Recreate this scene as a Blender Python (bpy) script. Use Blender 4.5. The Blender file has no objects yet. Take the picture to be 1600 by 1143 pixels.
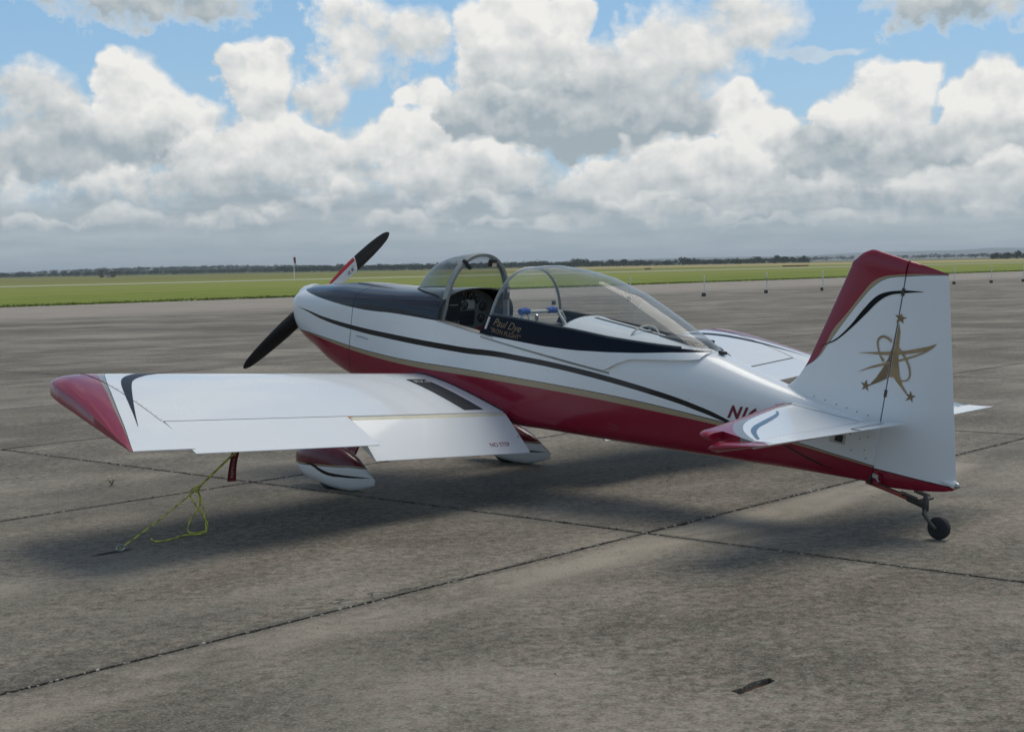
import bpy, bmesh, math, random
import numpy as np
from mathutils import Vector, Matrix
from mathutils.geometry import tessellate_polygon

random.seed(7); rng = np.random.default_rng(11)
R = math.radians
scene = bpy.context.scene
COL = scene.collection

# ------------------------------------------------------------------ camera
F_PX, PITCH, ROLL, EYE = 2299.1, -0.0677, -0.0194, 1.655
cam_d = bpy.data.cameras.new('camera')
cam_d.sensor_width = 36.0
cam_d.lens = F_PX / 1600 * 36
cam_d.clip_start, cam_d.clip_end = 0.1, 60000
cam = bpy.data.objects.new('camera', cam_d); COL.objects.link(cam)
_cp, _sp, _cr, _sr = math.cos(PITCH), math.sin(PITCH), math.cos(ROLL), math.sin(ROLL)
_r0, _u0, _f0 = Vector((1, 0, 0)), Vector((0, -_sp, _cp)), Vector((0, _cp, _sp))
_rr, _uu = _r0 * _cr + _u0 * _sr, _u0 * _cr - _r0 * _sr
_m3 = Matrix((_rr, _uu, -_f0)).transposed()
cam.matrix_world = Matrix.Translation((0, 0, EYE)) @ _m3.to_4x4()
scene.camera = cam

# ------------------------------------------------------------------ light
SUN_AZ, SUN_EL = R(44), R(63)          # azimuth measured from +Y towards +X
scene.view_settings.view_transform = 'Standard'
scene.view_settings.look = 'None'
scene.view_settings.exposure = 0.0
scene.view_settings.gamma = 1.0
scene.view_settings.use_curve_mapping = False
sun_d = bpy.data.lights.new('sun', 'SUN'); sun_d.energy = 1.9; sun_d.angle = R(38); sun_d.color = (1, .93, .81)
sun = bpy.data.objects.new('sun', sun_d); COL.objects.link(sun)
_to = Vector((math.sin(SUN_AZ) * math.cos(SUN_EL), math.cos(SUN_AZ) * math.cos(SUN_EL), math.sin(SUN_EL)))
sun.rotation_euler = _to.to_track_quat('Z', 'Y').to_euler(); sun.location = (30, 40, 60)

# ------------------------------------------------------------------ node maths
class NX:
    """a socket that can be used in python arithmetic"""
    def __init__(s, nt, sock): s.nt, s.k = nt, sock
    def _op(s, op, *a):
        n = s.nt.nodes.new('ShaderNodeMath'); n.operation = op
        for i, v in enumerate(a):
            if isinstance(v, NX): s.nt.links.new(v.k, n.inputs[i])
            else: n.inputs[i].default_value = v
        return NX(s.nt, n.outputs[0])
    def __add__(s, o): return s._op('ADD', s, o)
    __radd__ = __add__
    def __sub__(s, o): return s._op('SUBTRACT', s, o)
    def __rsub__(s, o): return s._op('SUBTRACT', o, s)
    def __mul__(s, o): return s._op('MULTIPLY', s, o)
    __rmul__ = __mul__
    def __truediv__(s, o): return s._op('DIVIDE', s, o)
    def __rtruediv__(s, o): return s._op('DIVIDE', o, s)
    def __pow__(s, o): return s._op('POWER', s, o)
    def gt(s, o): return s._op('GREATER_THAN', s, o)
    def lt(s, o): return s._op('LESS_THAN', s, o)
    def max(s, o): return s._op('MAXIMUM', s, o)
    def min(s, o): return s._op('MINIMUM', s, o)
    def abs(s): return s._op('ABSOLUTE', s)
    def sstep(s, a, b):
        n = s.nt.nodes.new('ShaderNodeMapRange'); n.interpolation_type = 'SMOOTHSTEP'
        s.nt.links.new(s.k, n.inputs['Value'])
        for nm, v in (('From Min', a), ('From Max', b)):
            if isinstance(v, NX): s.nt.links.new(v.k, n.inputs[nm])
            else: n.inputs[nm].default_value = v
        return NX(s.nt, n.outputs['Result'])
def put(nt, v, sock):
    if isinstance(v, NX): nt.links.new(v.k, sock)
    elif hasattr(v, 'links'): nt.links.new(v, sock)
    else: sock.default_value = v
def combine(nt, x, y, z=0.0):
    n = nt.nodes.new('ShaderNodeCombineXYZ')
    for i, v in enumerate((x, y, z)): put(nt, v, n.inputs[i])
    return n.outputs[0]
def split(nt, vec):
    n = nt.nodes.new('ShaderNodeSeparateXYZ'); nt.links.new(vec, n.inputs[0])
    return [NX(nt, o) for o in n.outputs]
def noise(nt, vec, scale, detail=3, rough=.5, dim='3D', out=0, dist=0.0, lac=2.0):
    n = nt.nodes.new('ShaderNodeTexNoise'); n.noise_dimensions = dim
    nt.links.new(vec, n.inputs['Vector'])
    n.inputs['Scale'].default_value = scale; n.inputs['Detail'].default_value = detail
    n.inputs['Roughness'].default_value = rough; n.inputs['Distortion'].default_value = dist; n.inputs['Lacunarity'].default_value = lac
    return NX(nt, n.outputs[0]) if out == 0 else n.outputs[1]
def mix(nt, f, a, b):
    n = nt.nodes.new('ShaderNodeMix'); n.data_type = 'RGBA'; n.clamp_factor = True
    put(nt, f, n.inputs[0])
    for v, i in ((a, 6), (b, 7)):
        if isinstance(v, tuple): n.inputs[i].default_value = (*v[:3], 1)
        else: nt.links.new(v, n.inputs[i])
    return n.outputs[2]
def fcurve(nt, x, pts):
    """piecewise paint edge: value(x) through pts [(x, v)...]"""
    pts = sorted(pts); xs = [p[0] for p in pts]; vs = [p[1] for p in pts]
    x0, x1, v0, v1 = xs[0], xs[-1], min(vs) - .01, max(vs) + .01
    n = nt.nodes.new('ShaderNodeFloatCurve'); c = n.mapping.curves[0]
    P = [((a - x0) / (x1 - x0), (b - v0) / (v1 - v0)) for a, b in pts]
    while len(c.points) < len(P): c.points.new(.5, .5)
    for q, (a, b) in zip(c.points, P): q.location = (a, b)
    n.mapping.update()
    for q, (a, b) in zip(c.points, P): q.location = (a, b); q.handle_type = 'AUTO_CLAMPED'
    n.mapping.update()
    t = (x - x0) * (1 / (x1 - x0)); t = t.max(0.0).min(1.0)
    nt.links.new(t.k, n.inputs['Value'])
    return NX(nt, n.outputs[0]) * (v1 - v0) + v0

# ------------------------------------------------------------------ sky
def px_dir(u, v):
    a, b = (u - 800) / F_PX, -(v - 571.5) / F_PX
    r, up = a * _cr - b * _sr, a * _sr + b * _cr
    d = np.array([r, _cp - up * _sp, _sp + up * _cp]); return d / np.linalg.norm(d)
def px_sky(u, v):
    d = px_dir(u, v); return math.atan2(d[0], d[1]), math.asin(d[2])
CLOUDS = [  # far to near: centre, radii (2299 units = 1 radian), top-to-base contrast, brightness
 (50,170,95,72,.30,.55),(215,170,82,88,.35,.85),(182,130,44,48,.2,1.0),(272,205,66,58,.4,.85),(398,155,68,96,.35,.86),(425,108,42,46,.2,1.0),(352,100,27,34,.2,.9),
 (548,62,74,78,.2,.80),(638,52,70,58,.2,.72),(505,150,44,56,.2,.78),(505,22,40,40,.2,.85),
 (800,92,100,104,.25,.98),(765,45,58,50,.2,.95),(882,25,42,40,.2,.9),(672,152,46,44,.2,1.0),(652,225,78,58,.4,.82),(600,268,62,38,.4,.65),
 (1030,100,80,108,.2,.80),(1165,35,88,62,.15,.75),(1100,80,78,78,.15,.72),(1150,178,52,48,.25,1.0),(1212,215,54,68,.3,.95),(1190,272,66,40,.35,.8),
 (1395,172,80,74,.35,.95),(1440,132,44,42,.2,1.0),(1545,165,72,66,.3,.95),(1330,197,64,50,.3,.85),(1575,215,70,60,.3,.7),
 (905,170,232,84,.55,.36),(860,105,128,58,.45,.62),(1010,186,140,50,.45,.25),(760,182,92,42,.45,.28),(950,120,110,46,.35,.55),
 (1400,255,212,56,.55,.32),(1505,228,110,46,.45,.45),(1285,243,88,38,.45,.28),(1390,222,70,34,.4,.55),
 (120,235,185,66,.4,.42),(70,205,110,46,.3,.42),(262,232,116,38,.35,.34),(430,238,180,56,.55,.74),(300,285,170,40,.5,.5),(540,300,110,36,.45,.5),
 (725,268,150,58,.55,.72),(1065,268,165,58,.6,.78),(940,300,150,36,.5,.5),(1230,300,120,34,.5,.55),(1440,305,130,34,.5,.55),(1565,280,70,46,.45,.72),
 (225,-14,200,56,.25,.30),(1510,-6,178,54,.45,.40),(1330,-110,200,70,.4,.4),(600,-110,260,70,.4,.5)]
PUFFS = [(150,292,74,24),(38,300,40,22),(205,338,78,20),(345,345,64,14),(545,296,24,17),(640,343,92,15),(760,318,84,18),(905,342,74,17),(1090,335,110,15),
 (1300,338,80,14),(1425,306,66,22),(1545,330,80,15),(985,318,70,14),(455,312,80,16),(790,352,60,10),(1190,350,90,10),(80,352,70,10)]
def build_world():
    w = bpy.data.worlds.new('World'); scene.world = w; w.use_nodes = True
    nt = w.node_tree; nt.nodes.clear()
    out = nt.nodes.new('ShaderNodeOutputWorld'); bg = nt.nodes.new('ShaderNodeBackground')
    bg.inputs['Strength'].default_value = .1
    nt.links.new(bg.outputs[0], out.inputs[0])
    sky = nt.nodes.new('ShaderNodeTexSky'); sky.sky_type = 'NISHITA'; sky.sun_disc = False
    sky.sun_elevation = SUN_EL; sky.sun_rotation = SUN_AZ; sky.altitude = 50; sky.air_density = 1.0; sky.dust_density = .6; sky.ozone_density = 2.0
    tc = nt.nodes.new('ShaderNodeTexCoord')
    x, y, z = split(nt, tc.outputs['Generated'])
    az = x._op('ARCTAN2', x, y); el = z._op('ARCSINE', z); ela = el.abs()
    S = 2299.0
    base = combine(nt, az, el)
    n1 = noise(nt, base, 15, 1, .55, '2D'); n3 = noise(nt, combine(nt, el + 3.7, az), 30, 2, .6, '2D')
    fine = noise(nt, base, 62, 5, .62, '2D')
    wu = az + (n1 - .5) * .034 + (fine - .5) * .014
    wv = el + (n3 - .5) * .026 + (fine - .5) * .012
    # relief of the heaps: brighter where the side towards the light is clear
    rl = noise(nt, combine(nt, az, el * 1.2), 29, 4, .55, '2D'); rl2 = noise(nt, combine(nt, az + .003, (el + .008) * 1.2), 29, 3, .5, '2D')
    NS = (rl - rl2) * 1.15 + (rl - .5) * .10 + (fine - .5) * .20 - .10
    NK = (rl - .5) * 2.5 + (fine - .5) * 2.1
    p = combine(nt, wu, wv)
    L = M = None
    SOFT = {(50,170),(548,62),(638,52),(505,150),(505,22),(1165,35),(1100,80),(950,120),(540,300),(300,285),(940,300),(1230,300),(1440,305),(70,205),(1030,100),(600,268)}
    lst = [(c, 1.3 if (c[1] < 0 or c[:2] in SOFT) else 2.8, 1) for c in CLOUDS] + [((*c, .45, .72), 1.3, .85) for c in PUFFS] + [((1262, 82, 92, 13, .1, .75), 1.6, .45)]
    for (cx, cy, rx, ry, con, br), k, top in lst:
        a, e = px_sky(cx, cy); sx, sy = S / rx / 1.03, S / ry / 1.03
        ma = nt.nodes.new('ShaderNodeVectorMath'); ma.operation = 'MULTIPLY_ADD'; nt.links.new(p, ma.inputs[0])
        ma.inputs[1].default_value = (sx, sy, 0); ma.inputs[2].default_value = (-a * sx, -e * sy, 1)
        d = nt.nodes.new('ShaderNodeVectorMath'); d.operation = 'DOT_PRODUCT'; nt.links.new(ma.outputs[0], d.inputs[0]); nt.links.new(ma.outputs[0], d.inputs[1])
        q = NX(nt, d.outputs['Value'])
        if M is None:
            NKc = {2.8: NK + 5.6, 1.3: NK * .85 + 2.6, 1.7: NK * .75 + 3.4, 1.6: NK * .8 + 3.2}
        m = q._op('MULTIPLY_ADD', q, -k, NKc[k])
        m.k.node.use_clamp = True
        if top != 1: m = m * top
        dl = nt.nodes.new('ShaderNodeVectorMath'); dl.operation = 'DOT_PRODUCT'; nt.links.new(ma.outputs[0], dl.inputs[0]); dl.inputs[1].default_value = (0, con, br)
        b = NX(nt, dl.outputs['Value']) + NS; b.k.node.use_clamp = True
        if L is None: L, M = b, m
        else:
            df = b - L; L = df._op('MULTIPLY_ADD', df, m, L); M = M.max(m)
    # the same kind of cumulus all round, away from the clouds placed above
    far = az.abs().sstep(.36, .46).max(el.sstep(.205, .27))
    fb = noise(nt, combine(nt, az, el * 1.6), 5.5, 2, .5, '2D')
    fm = far * (fb + (fine - .5) * .3).sstep(.50, .66)
    L = L + fm * ((1.0 - fb.sstep(.5, .75)) * .6 + NS + .25 - L)
    M = M.max(fm)
    # towards the horizon the clouds close up into a deck of long flat streaks
    lv = (ela + .020)._op('LOGARITHM', ela + .020, 2.718)
    st = noise(nt, combine(nt, az * 15.0, lv * 4.6), 1.0, 4, .56, '2D')
    low = 1.0 - (wv + (n1 - .5) * .03).sstep(.040, .085)
    M = M.max(low)
    dk = (st - .5) * 1.9 + .34 + NS * .45
    L = L + low * .40 * (dk - L)
    hz = 1.0 - ela.sstep(.004, .052)
    L = L.max(0.0).min(1.0)
    cc = mix(nt, L, (3.60, 4.28, 4.70), (8.9, 8.8, 8.5))
    cc = mix(nt, hz * .55, cc, (3.55, 4.45, 4.90))
    zen = mix(nt, ela.sstep(.15, .9), (2.5, 5.1, 8.0), (1.25, 2.0, 3.3))
    blue = mix(nt, .6, sky.outputs[0], zen)
    blue = mix(nt, (1.0 - ela.sstep(.05, .22)) * .22, blue, (5.4, 7.2, 8.6))
    col = mix(nt, M, blue, cc)
    nt.links.new(col, bg.inputs['Color'])
    w.cycles.sampling_method = 'MANUAL'; w.cycles.sample_map_resolution = 512
build_world()
# ------------------------------------------------------------------ helpers
def mesh_obj(name, verts, faces, mats, parent=None, smooth=False, midx=None, loc=None):
    me = bpy.data.meshes.new(name); me.from_pydata([tuple(map(float, v)) for v in verts], [], [tuple(f) for f in faces])
    for m in (mats if isinstance(mats, (list, tuple)) else [mats]): me.materials.append(m)
    if midx is not None: me.polygons.foreach_set('material_index', midx)
    if smooth: me.polygons.foreach_set('use_smooth', [True] * len(me.polygons))
    me.update(); me.validate()
    o = bpy.data.objects.new(name, me); COL.objects.link(o)
    if parent: o.parent = parent
    if loc is not None: o.location = loc
    return o
def autosmooth(o, ang=35):
    bm = bmesh.new(); bm.from_mesh(o.data)
    bmesh.ops.recalc_face_normals(bm, faces=bm.faces)
    for f in bm.faces: f.smooth = True
    for e in bm.edges:
        if len(e.link_faces) == 2 and e.calc_face_angle(0) > R(ang): e.smooth = False
    bm.to_mesh(o.data); bm.free(); return o
def tag(o, label=None, cat=None, group=None, kind=None):
    if label: o['label'] = label
    if cat: o['category'] = cat
    if group: o['group'] = group
    if kind: o['kind'] = kind
    return o
def empty(name, loc, rotz=0.0):
    o = bpy.data.objects.new(name, None); COL.objects.link(o); o.location = loc; o.rotation_euler = (0, 0, rotz); o.empty_display_size = .2; return o
def copy_tree(o, parent=None):
    c = o.copy(); COL.objects.link(c)
    if parent: c.parent = parent; c.matrix_parent_inverse = o.matrix_parent_inverse.copy()
    for ch in list(o.children): copy_tree(ch, c)
    return c
class MB:
    def __init__(s): s.v, s.f, s.m = [], [], []
    def add(s, v, f, m=0):
        b = len(s.v); s.v += [tuple(map(float, q)) for q in v]; s.f += [tuple(i + b for i in q) for q in f]; s.m += [m] * len(f)
    def grid(s, rows, m=0, closed=False, cap0=False, cap1=False):
        n = len(rows[0]); v = [p for r in rows for p in r]; f = []
        for i in range(len(rows) - 1):
            for j in range(n if closed else n - 1):
                k = (j + 1) % n; f.append((i * n + j, i * n + k, (i + 1) * n + k, (i + 1) * n + j))
        if cap0: f.append(tuple(range(n))[::-1])
        if cap1: f.append(tuple((len(rows) - 1) * n + j for j in range(n)))
        s.add(v, f, m)
    def box(s, c, h, m=0, rot=None):
        v = [Vector((x * h[0], y * h[1], z * h[2])) for x in (-1, 1) for y in (-1, 1) for z in (-1, 1)]
        if rot is not None: v = [rot @ q for q in v]
        s.add([q + Vector(c) for q in v], [(0, 1, 3, 2), (4, 6, 7, 5), (0, 4, 5, 1), (2, 3, 7, 6), (0, 2, 6, 4), (1, 5, 7, 3)], m)
    def tube(s, pts, r, n=8, m=0, caps=True, closed=False):
        pts = [Vector(p) for p in pts]; rs = r if isinstance(r, (list, tuple)) else [r] * len(pts); rows = []; up = None
        for i, p in enumerate(pts):
            if closed: t = pts[(i + 1) % len(pts)] - pts[i - 1]
            else: t = pts[min(i + 1, len(pts) - 1)] - pts[max(i - 1, 0)]
            t.normalize()
            if up is None: up = t.orthogonal().normalized()
            up = (up - t * up.dot(t)).normalized(); sd = t.cross(up)
            rows.append([p + (up * math.cos(a) + sd * math.sin(a)) * rs[i] for a in [2 * math.pi * k / n for k in range(n)]])
        if closed: rows.append(rows[0])
        s.grid(rows, m, True, caps and not closed, caps and not closed)
    def lathe(s, prof, o, axis, n=20, m=0):
        a = Vector(axis).normalized(); u = a.orthogonal().normalized(); w = a.cross(u); o = Vector(o)
        s.grid([[o + a * h + (u * math.cos(t) + w * math.sin(t)) * max(r, 1e-4) for t in [2 * math.pi * k / n for k in range(n)]] for h, r in prof], m, True, True, True)
    def build(s, name, mats, parent=None, smooth=30, loc=None):
        o = mesh_obj(name, s.v, s.f, mats, parent, False, s.m, loc)
        if smooth: autosmooth(o, smooth)
        return o
def lerp(a, b, t): return a + (b - a) * t
def resample(pts, n):
    P = np.array(pts, float); d = np.r_[0, np.cumsum(np.linalg.norm(np.diff(P, axis=0), axis=1))]
    # smooth (Catmull-Rom through the points), then even spacing
    m = len(P); T = np.linspace(0, m - 1, max(m * 12, n * 3)); out = []
    for t in T:
        i = min(int(t), m - 2); u = t - i
        p0, p1, p2, p3 = P[max(i - 1, 0)], P[i], P[i + 1], P[min(i + 2, m - 1)]
        out.append(.5 * (2 * p1 + (p2 - p0) * u + (2 * p0 - 5 * p1 + 4 * p2 - p3) * u * u + (3 * p1 - p0 - 3 * p2 + p3) * u ** 3))
    P = np.array(out); d = np.r_[0, np.cumsum(np.linalg.norm(np.diff(P, axis=0), axis=1))]
    s = np.linspace(0, d[-1], n); return np.stack([np.interp(s, d, P[:, k]) for k in range(P.shape[1])], 1)
def text_geo(txt, size, shear=0.0, spacing=1.0, bold=0.0):
    c = bpy.data.curves.new('lettering', 'FONT'); c.body = txt; c.size = size; c.shear = shear; c.space_character = spacing; c.resolution_u = 3; c.offset = bold
    o = bpy.data.objects.new('lettering', c); COL.objects.link(o)
    bpy.context.view_layer.update()
    me = bpy.data.meshes.new_from_object(o.evaluated_get(bpy.context.evaluated_depsgraph_get()))
    v = [tuple(q.co) for q in me.vertices]; f = [tuple(p.vertices) for p in me.polygons]
    bpy.data.objects.remove(o); bpy.data.curves.remove(c); bpy.data.meshes.remove(me)
    return v, f
def poly_geo(loop, holes=()):
    loops = [[Vector((p[0], p[1], 0)) for p in L] for L in (loop, *holes)]
    flat = [p for L in loops for p in L]
    return [(p.x, p.y) for p in flat], [tuple(t) for t in tessellate_polygon(loops)]

# ------------------------------------------------------------------ materials
MATS = {}
def base_mat(name):
    m = bpy.data.materials.new(name); m.use_nodes = True
    nt = m.node_tree; b = nt.nodes['Principled BSDF']; MATS[name] = m; return m, nt, b
def set_in(b, **k):
    for n, v in k.items(): b.inputs[n.replace('_', ' ')].default_value = (*v, 1) if isinstance(v, tuple) and len(v) == 3 else v
def simple(name, col, rough=.5, metal=0.0, coat=0.0, var=.12, vscale=9.0, bump=0.0):
    m, nt, b = base_mat(name)
    tc = nt.nodes.new('ShaderNodeTexCoord'); n = noise(nt, tc.outputs['Object'], vscale, 4, .6)
    c = mix(nt, n.sstep(.3, .7), tuple(q * (1 - var) for q in col), tuple(min(1, q * (1 + var)) for q in col))
    nt.links.new(c, b.inputs['Base Color'])
    set_in(b, Roughness=rough, Metallic=metal, Coat_Weight=coat, Coat_Roughness=.04)
    if bump:
        bp = nt.nodes.new('ShaderNodeBump'); bp.inputs['Strength'].default_value = bump; bp.inputs['Distance'].default_value = .01
        nt.links.new(n.k, bp.inputs['Height']); nt.links.new(bp.outputs[0], b.inputs['Normal'])
    return m
WHITE, RED, GOLD, NAVY, BLACK = (.74, .755, .76), (.240, .010, .031), (.36, .28, .175), (.0035, .007, .017), (.006, .007, .009)
def paint_finish(nt, b, rough=.24, coat=.35, spec=.28):
    """gloss paint over sheet metal: faint oil-canning and a film of dust"""
    tc = nt.nodes.new('ShaderNodeTexCoord')
    n = noise(nt, tc.outputs['Object'], 3.2, 2, .5); n2 = noise(nt, tc.outputs['Object'], 60, 3, .6)
    put(nt, rough + (n2 - .5) * .12 + (n - .5) * .10, b.inputs['Roughness'])
    set_in(b, Coat_Weight=coat, Coat_Roughness=.05); b.inputs['Specular IOR Level'].default_value = spec if coat > .1 else .12
    bp = nt.nodes.new('ShaderNodeBump'); bp.inputs['Strength'].default_value = .22; bp.inputs['Distance'].default_value = .012
    nt.links.new(n.k, bp.inputs['Height']); nt.links.new(bp.outputs[0], b.inputs['Normal'])
def paint(name, col, rough=.24, coat=.35):
    m, nt, b = base_mat(name); set_in(b, Base_Color=col); paint_finish(nt, b, rough, coat); return m
M_white = paint('white_paint', WHITE); M_red = paint('red_paint', RED); M_gold = paint('gold_paint', GOLD, .3); M_navy = paint('navy_paint', NAVY, .38, .0); M_black = paint('black_paint', BLACK, .34, .08)
M_cream = simple('cream_primer', (.62, .58, .44), .45, var=.06)
M_grey = simple('grey_frame', (.26, .27, .25), .42, var=.08)
M_dark = simple('dark_trim', (.022, .022, .023), .6)
M_rubber = simple('tyre_rubber', (.02, .02, .021), .85, bump=.3, vscale=60)
M_metal = simple('bare_metal', (.42, .42, .41), .38, .9)
M_steel = simple('dark_steel', (.07, .065, .06), .5, .6)
M_rust = simple('faded_red_tube', (.30, .05, .035), .5)
M_seam = simple('panel_seam', (.05, .05, .055), .7)
M_blue = simple('blue_padding', (.02, .09, .36), .75)
M_tube = simple('pale_tube', (.52, .51, .45), .45)
M_inner = simple('grey_interior', (.10, .105, .105), .7)
M_panel = simple('instrument_panel_grey', (.17, .175, .165), .6)
M_chrome = simple('mirror_metal', (.75, .76, .78), .12, 1.0, var=.02)
M_letter = simple('pale_lettering', (.62, .60, .55), .5, var=.03)
M_redletter = simple('red_lettering', (.27, .02, .035), .4, var=.03)
M_maroon = simple('maroon_lettering', (.16, .012, .03), .35, var=.03)
M_goldleaf = simple('gold_leaf', (.32, .225, .115), .38, .15, var=.15, vscale=14)
M_golddark = simple('dark_gold_leaf', (.21, .140, .072), .4, .15, var=.15, vscale=14)
M_prop = simple('prop_black', (.013, .012, .012), .42, var=.2)
M_walk = simple('walkway_grit', (.035, .036, .04), .95, bump=.5, vscale=220)

def build_glass(name, film, t0):
    m, nt, b = base_mat(name); nt.nodes.remove(b)
    out = nt.nodes['Material Output']
    tr = nt.nodes.new('ShaderNodeBsdfTransparent'); gl = nt.nodes.new('ShaderNodeBsdfGlossy'); gl.inputs['Roughness'].default_value = .06
    df = nt.nodes.new('ShaderNodeBsdfDiffuse'); df.inputs['Color'].default_value = (.56, .62, .66, 1)
    lw = nt.nodes.new('ShaderNodeLayerWeight'); lw.inputs['Blend'].default_value = .5
    fac = NX(nt, lw.outputs['Facing'])
    fres = fac ** 5.0 * .75 + .028
    tcol = mix(nt, fac ** 3.0, t0, (.55, .58, .60)); nt.links.new(tcol, tr.inputs['Color'])
    m1 = nt.nodes.new('ShaderNodeMixShader'); put(nt, fres, m1.inputs[0]); nt.links.new(tr.outputs[0], m1.inputs[1]); nt.links.new(gl.outputs[0], m1.inputs[2])
    # scuffs and dust film, plus pale sky reflection painted in towards grazing angles
    tc = nt.nodes.new('ShaderNodeTexCoord'); n = noise(nt, tc.outputs['Object'], 7, 4, .6)
    m2 = nt.nodes.new('ShaderNodeMixShader'); put(nt, n.sstep(.3, .8) * .05 + fac ** 1.9 * .36 + film, m2.inputs[0]); nt.links.new(m1.outputs[0], m2.inputs[1]); nt.links.new(df.outputs[0], m2.inputs[2])
    nt.links.new(m2.outputs[0], out.inputs['Surface'])
    return m
M_glass = build_glass('canopy_acrylic', .015, (.93, .945, .94)); M_glass2 = build_glass('windscreen_acrylic', .028, (.74, .77, .78))

def livery(name, kind):
    m, nt, b = base_mat(name)
    tc = nt.nodes.new('ShaderNodeTexCoord'); x, y, z = split(nt, tc.outputs['Object'])
    if kind == 'fuselage':
        tanU = fcurve(nt, x, [(1.62, .085), (1.407, .112), (1.077, .134), (.636, .142), (.189, .164), (-.061, .186), (-.623, .254), (-1.155, .313), (-1.74, .368), (-2.262, .400), (-2.6, .410), (-3.0, .414), (-3.453, .411), (-3.644, .402), (-3.91, .389)])
        wid = fcurve(nt, x, [(1.62, .0), (1.40, .006), (1.07, .020), (.63, .032), (.18, .040), (-.6, .047), (-1.7, .047), (-2.2, .046), (-2.7, .034), (-3.3, .02), (-3.91, .012)])
        bU = fcurve(nt, x, [(1.45, .306), (1.285, .306), (1.045, .300), (.68, .309), (.215, .338), (-.6, .412), (-1.141, .475), (-1.89, .510), (-2.397, .499), (-2.716, .472), (-2.9, .44), (-3.1, .39)])
        bW = fcurve(nt, x, [(1.45, .0), (1.40, .003), (1.283, .012), (1.042, .027), (.674, .037), (.207, .042), (-.6, .044), (-1.147, .041), (-1.9, .039), (-2.4, .037), (-2.7, .034), (-2.95, .02), (-3.1, .0)])
        nav = fcurve(nt, x, [(1.60, .443), (1.50, .437), (1.40, .437), (1.261, .437), (1.036, .440), (.685, .450), (.141, .508), (-.32, .549)])
        col = mix(nt, z.lt(tanU), WHITE, BLACK)
        col = mix(nt, z.lt(tanU - .005), col, GOLD)
        col = mix(nt, z.lt(tanU - wid), col, RED)
        f = z.lt(bU) * z.gt(bU - bW) * x.lt(1.44) * x.gt(-3.08)
        col = mix(nt, f, col, BLACK)
        col = mix(nt, z.gt(nav) * x.gt(-.33) * x.lt(1.60), col, NAVY)
        # swallow-tail flash low on the tail cone
        c2 = fcurve(nt, x, [(-3.30, .378), (-3.373, .361), (-3.484, .331), (-3.64, .302), (-3.70, .297)])
        w2 = fcurve(nt, x, [(-3.30, .0), (-3.40, .012), (-3.5, .012), (-3.70, .0)])
        col = mix(nt, ((z - c2).abs()).lt(w2 * .5) * x.lt(-3.30) * x.gt(-3.7), col, BLACK)
    elif kind == 'wing':
        ya = y.abs()
        rd = fcurve(nt, x, [(0.02, 2.75), (-.05, 2.98), (-.15, 3.10), (-.41, 3.231), (-.657, 3.328), (-.928, 3.429), (-1.163, 3.512), (-1.422, 3.608), (-1.47, 3.625)])
        wd = fcurve(nt, x, [(0.02, .12), (-.15, .06), (-.41, .04), (-.7, .028), (-1.0, .018), (-1.25, .009), (-1.47, .0)])
        col = mix(nt, ya.gt(rd - wd), WHITE, BLACK)
        col = mix(nt, ya.gt(rd - wd + .006), col, (.24, .20, .16))
        col = mix(nt, ya.gt(rd), col, RED)
    elif kind == 'stabilizer':
        ya = y.abs()
        rd = fcurve(nt, x, [(-3.23, .12), (-3.30, .16), (-3.36, .327), (-3.449, .666), (-3.486, .861), (-3.516, .969), (-3.563, 1.057), (-3.651, 1.160), (-3.756, 1.225), (-3.86, 1.262)])
        gy = fcurve(nt, x, [(-3.23, .10), (-3.34, .17), (-3.399, .449), (-3.484, .782), (-3.535, .925), (-3.596, 1.035), (-3.704, 1.150), (-3.819, 1.215), (-3.86, 1.235)])
        rd2 = rd
        col = mix(nt, ya.gt(gy - .03), WHITE, GREYB)
        col = mix(nt, ya.gt(rd.max(gy + .002)), col, (.42, .075, .12) if False else RED)
    elif kind == 'fin':
        rd = fcurve(nt, x, [(-4.163, 1.606), (-3.821, 1.540), (-3.736, 1.509), (-3.685, 1.470), (-3.637, 1.399), (-3.551, 1.255), (-3.469, 1.130), (-3.435, 1.037), (-3.38, .931), (-3.325, .880), (-3.30, .86)])
        td = fcurve(nt, x, [(-4.163, 1.604), (-3.905, 1.551), (-3.777, 1.513), (-3.705, 1.457), (-3.635, 1.361), (-3.556, 1.228), (-3.455, 1.046), (-3.40, .95), (-3.30, .86)])
        lo = fcurve(nt, x, [(-4.45, .397), (-4.2, .384), (-3.894, .372)])
        col = mix(nt, z.gt(td - .004), WHITE, BLACK)
        col = mix(nt, z.gt(td), col, GOLD)
        col = mix(nt, z.gt(rd), col, RED)
        col = mix(nt, z.lt(lo) * x.lt(-3.885), col, BLACK)
        col = mix(nt, z.lt(lo - .006) * x.lt(-3.885), col, RED)
    elif kind == 'pant':
        # built around its own origin: x forward, z up
        ed = fcurve(nt, x, [(.45, -.10), (.286, -.078), (.10, -.038), (-.115, .007), (-.30, .045), (-.5, .072)])
        sU = fcurve(nt, x, [(.24, -.050), (.17, -.035), (.116, -.022), (.03, -.036), (-.047, -.044), (-.2, -.030), (-.35, -.008), (-.47, .010)])
        sW = fcurve(nt, x, [(.24, .0), (.17, .012), (.08, .026), (-.05, .026), (-.2, .020), (-.35, .012), (-.47, .0)])
        col = mix(nt, z.gt(ed), WHITE, BLACK)
        col = mix(nt, z.gt(ed + .005), col, GOLD)
        col = mix(nt, z.gt(ed + .014), col, (.12, .008, .018))
        col = mix(nt, z.lt(sU) * z.gt(sU - sW) * x.lt(.24) * x.gt(-.47), col, BLACK)
    nt.links.new(col, b.inputs['Base Color'])
    paint_finish(nt, b)
    return m
GREYB = (.22, .21, .20)
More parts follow.
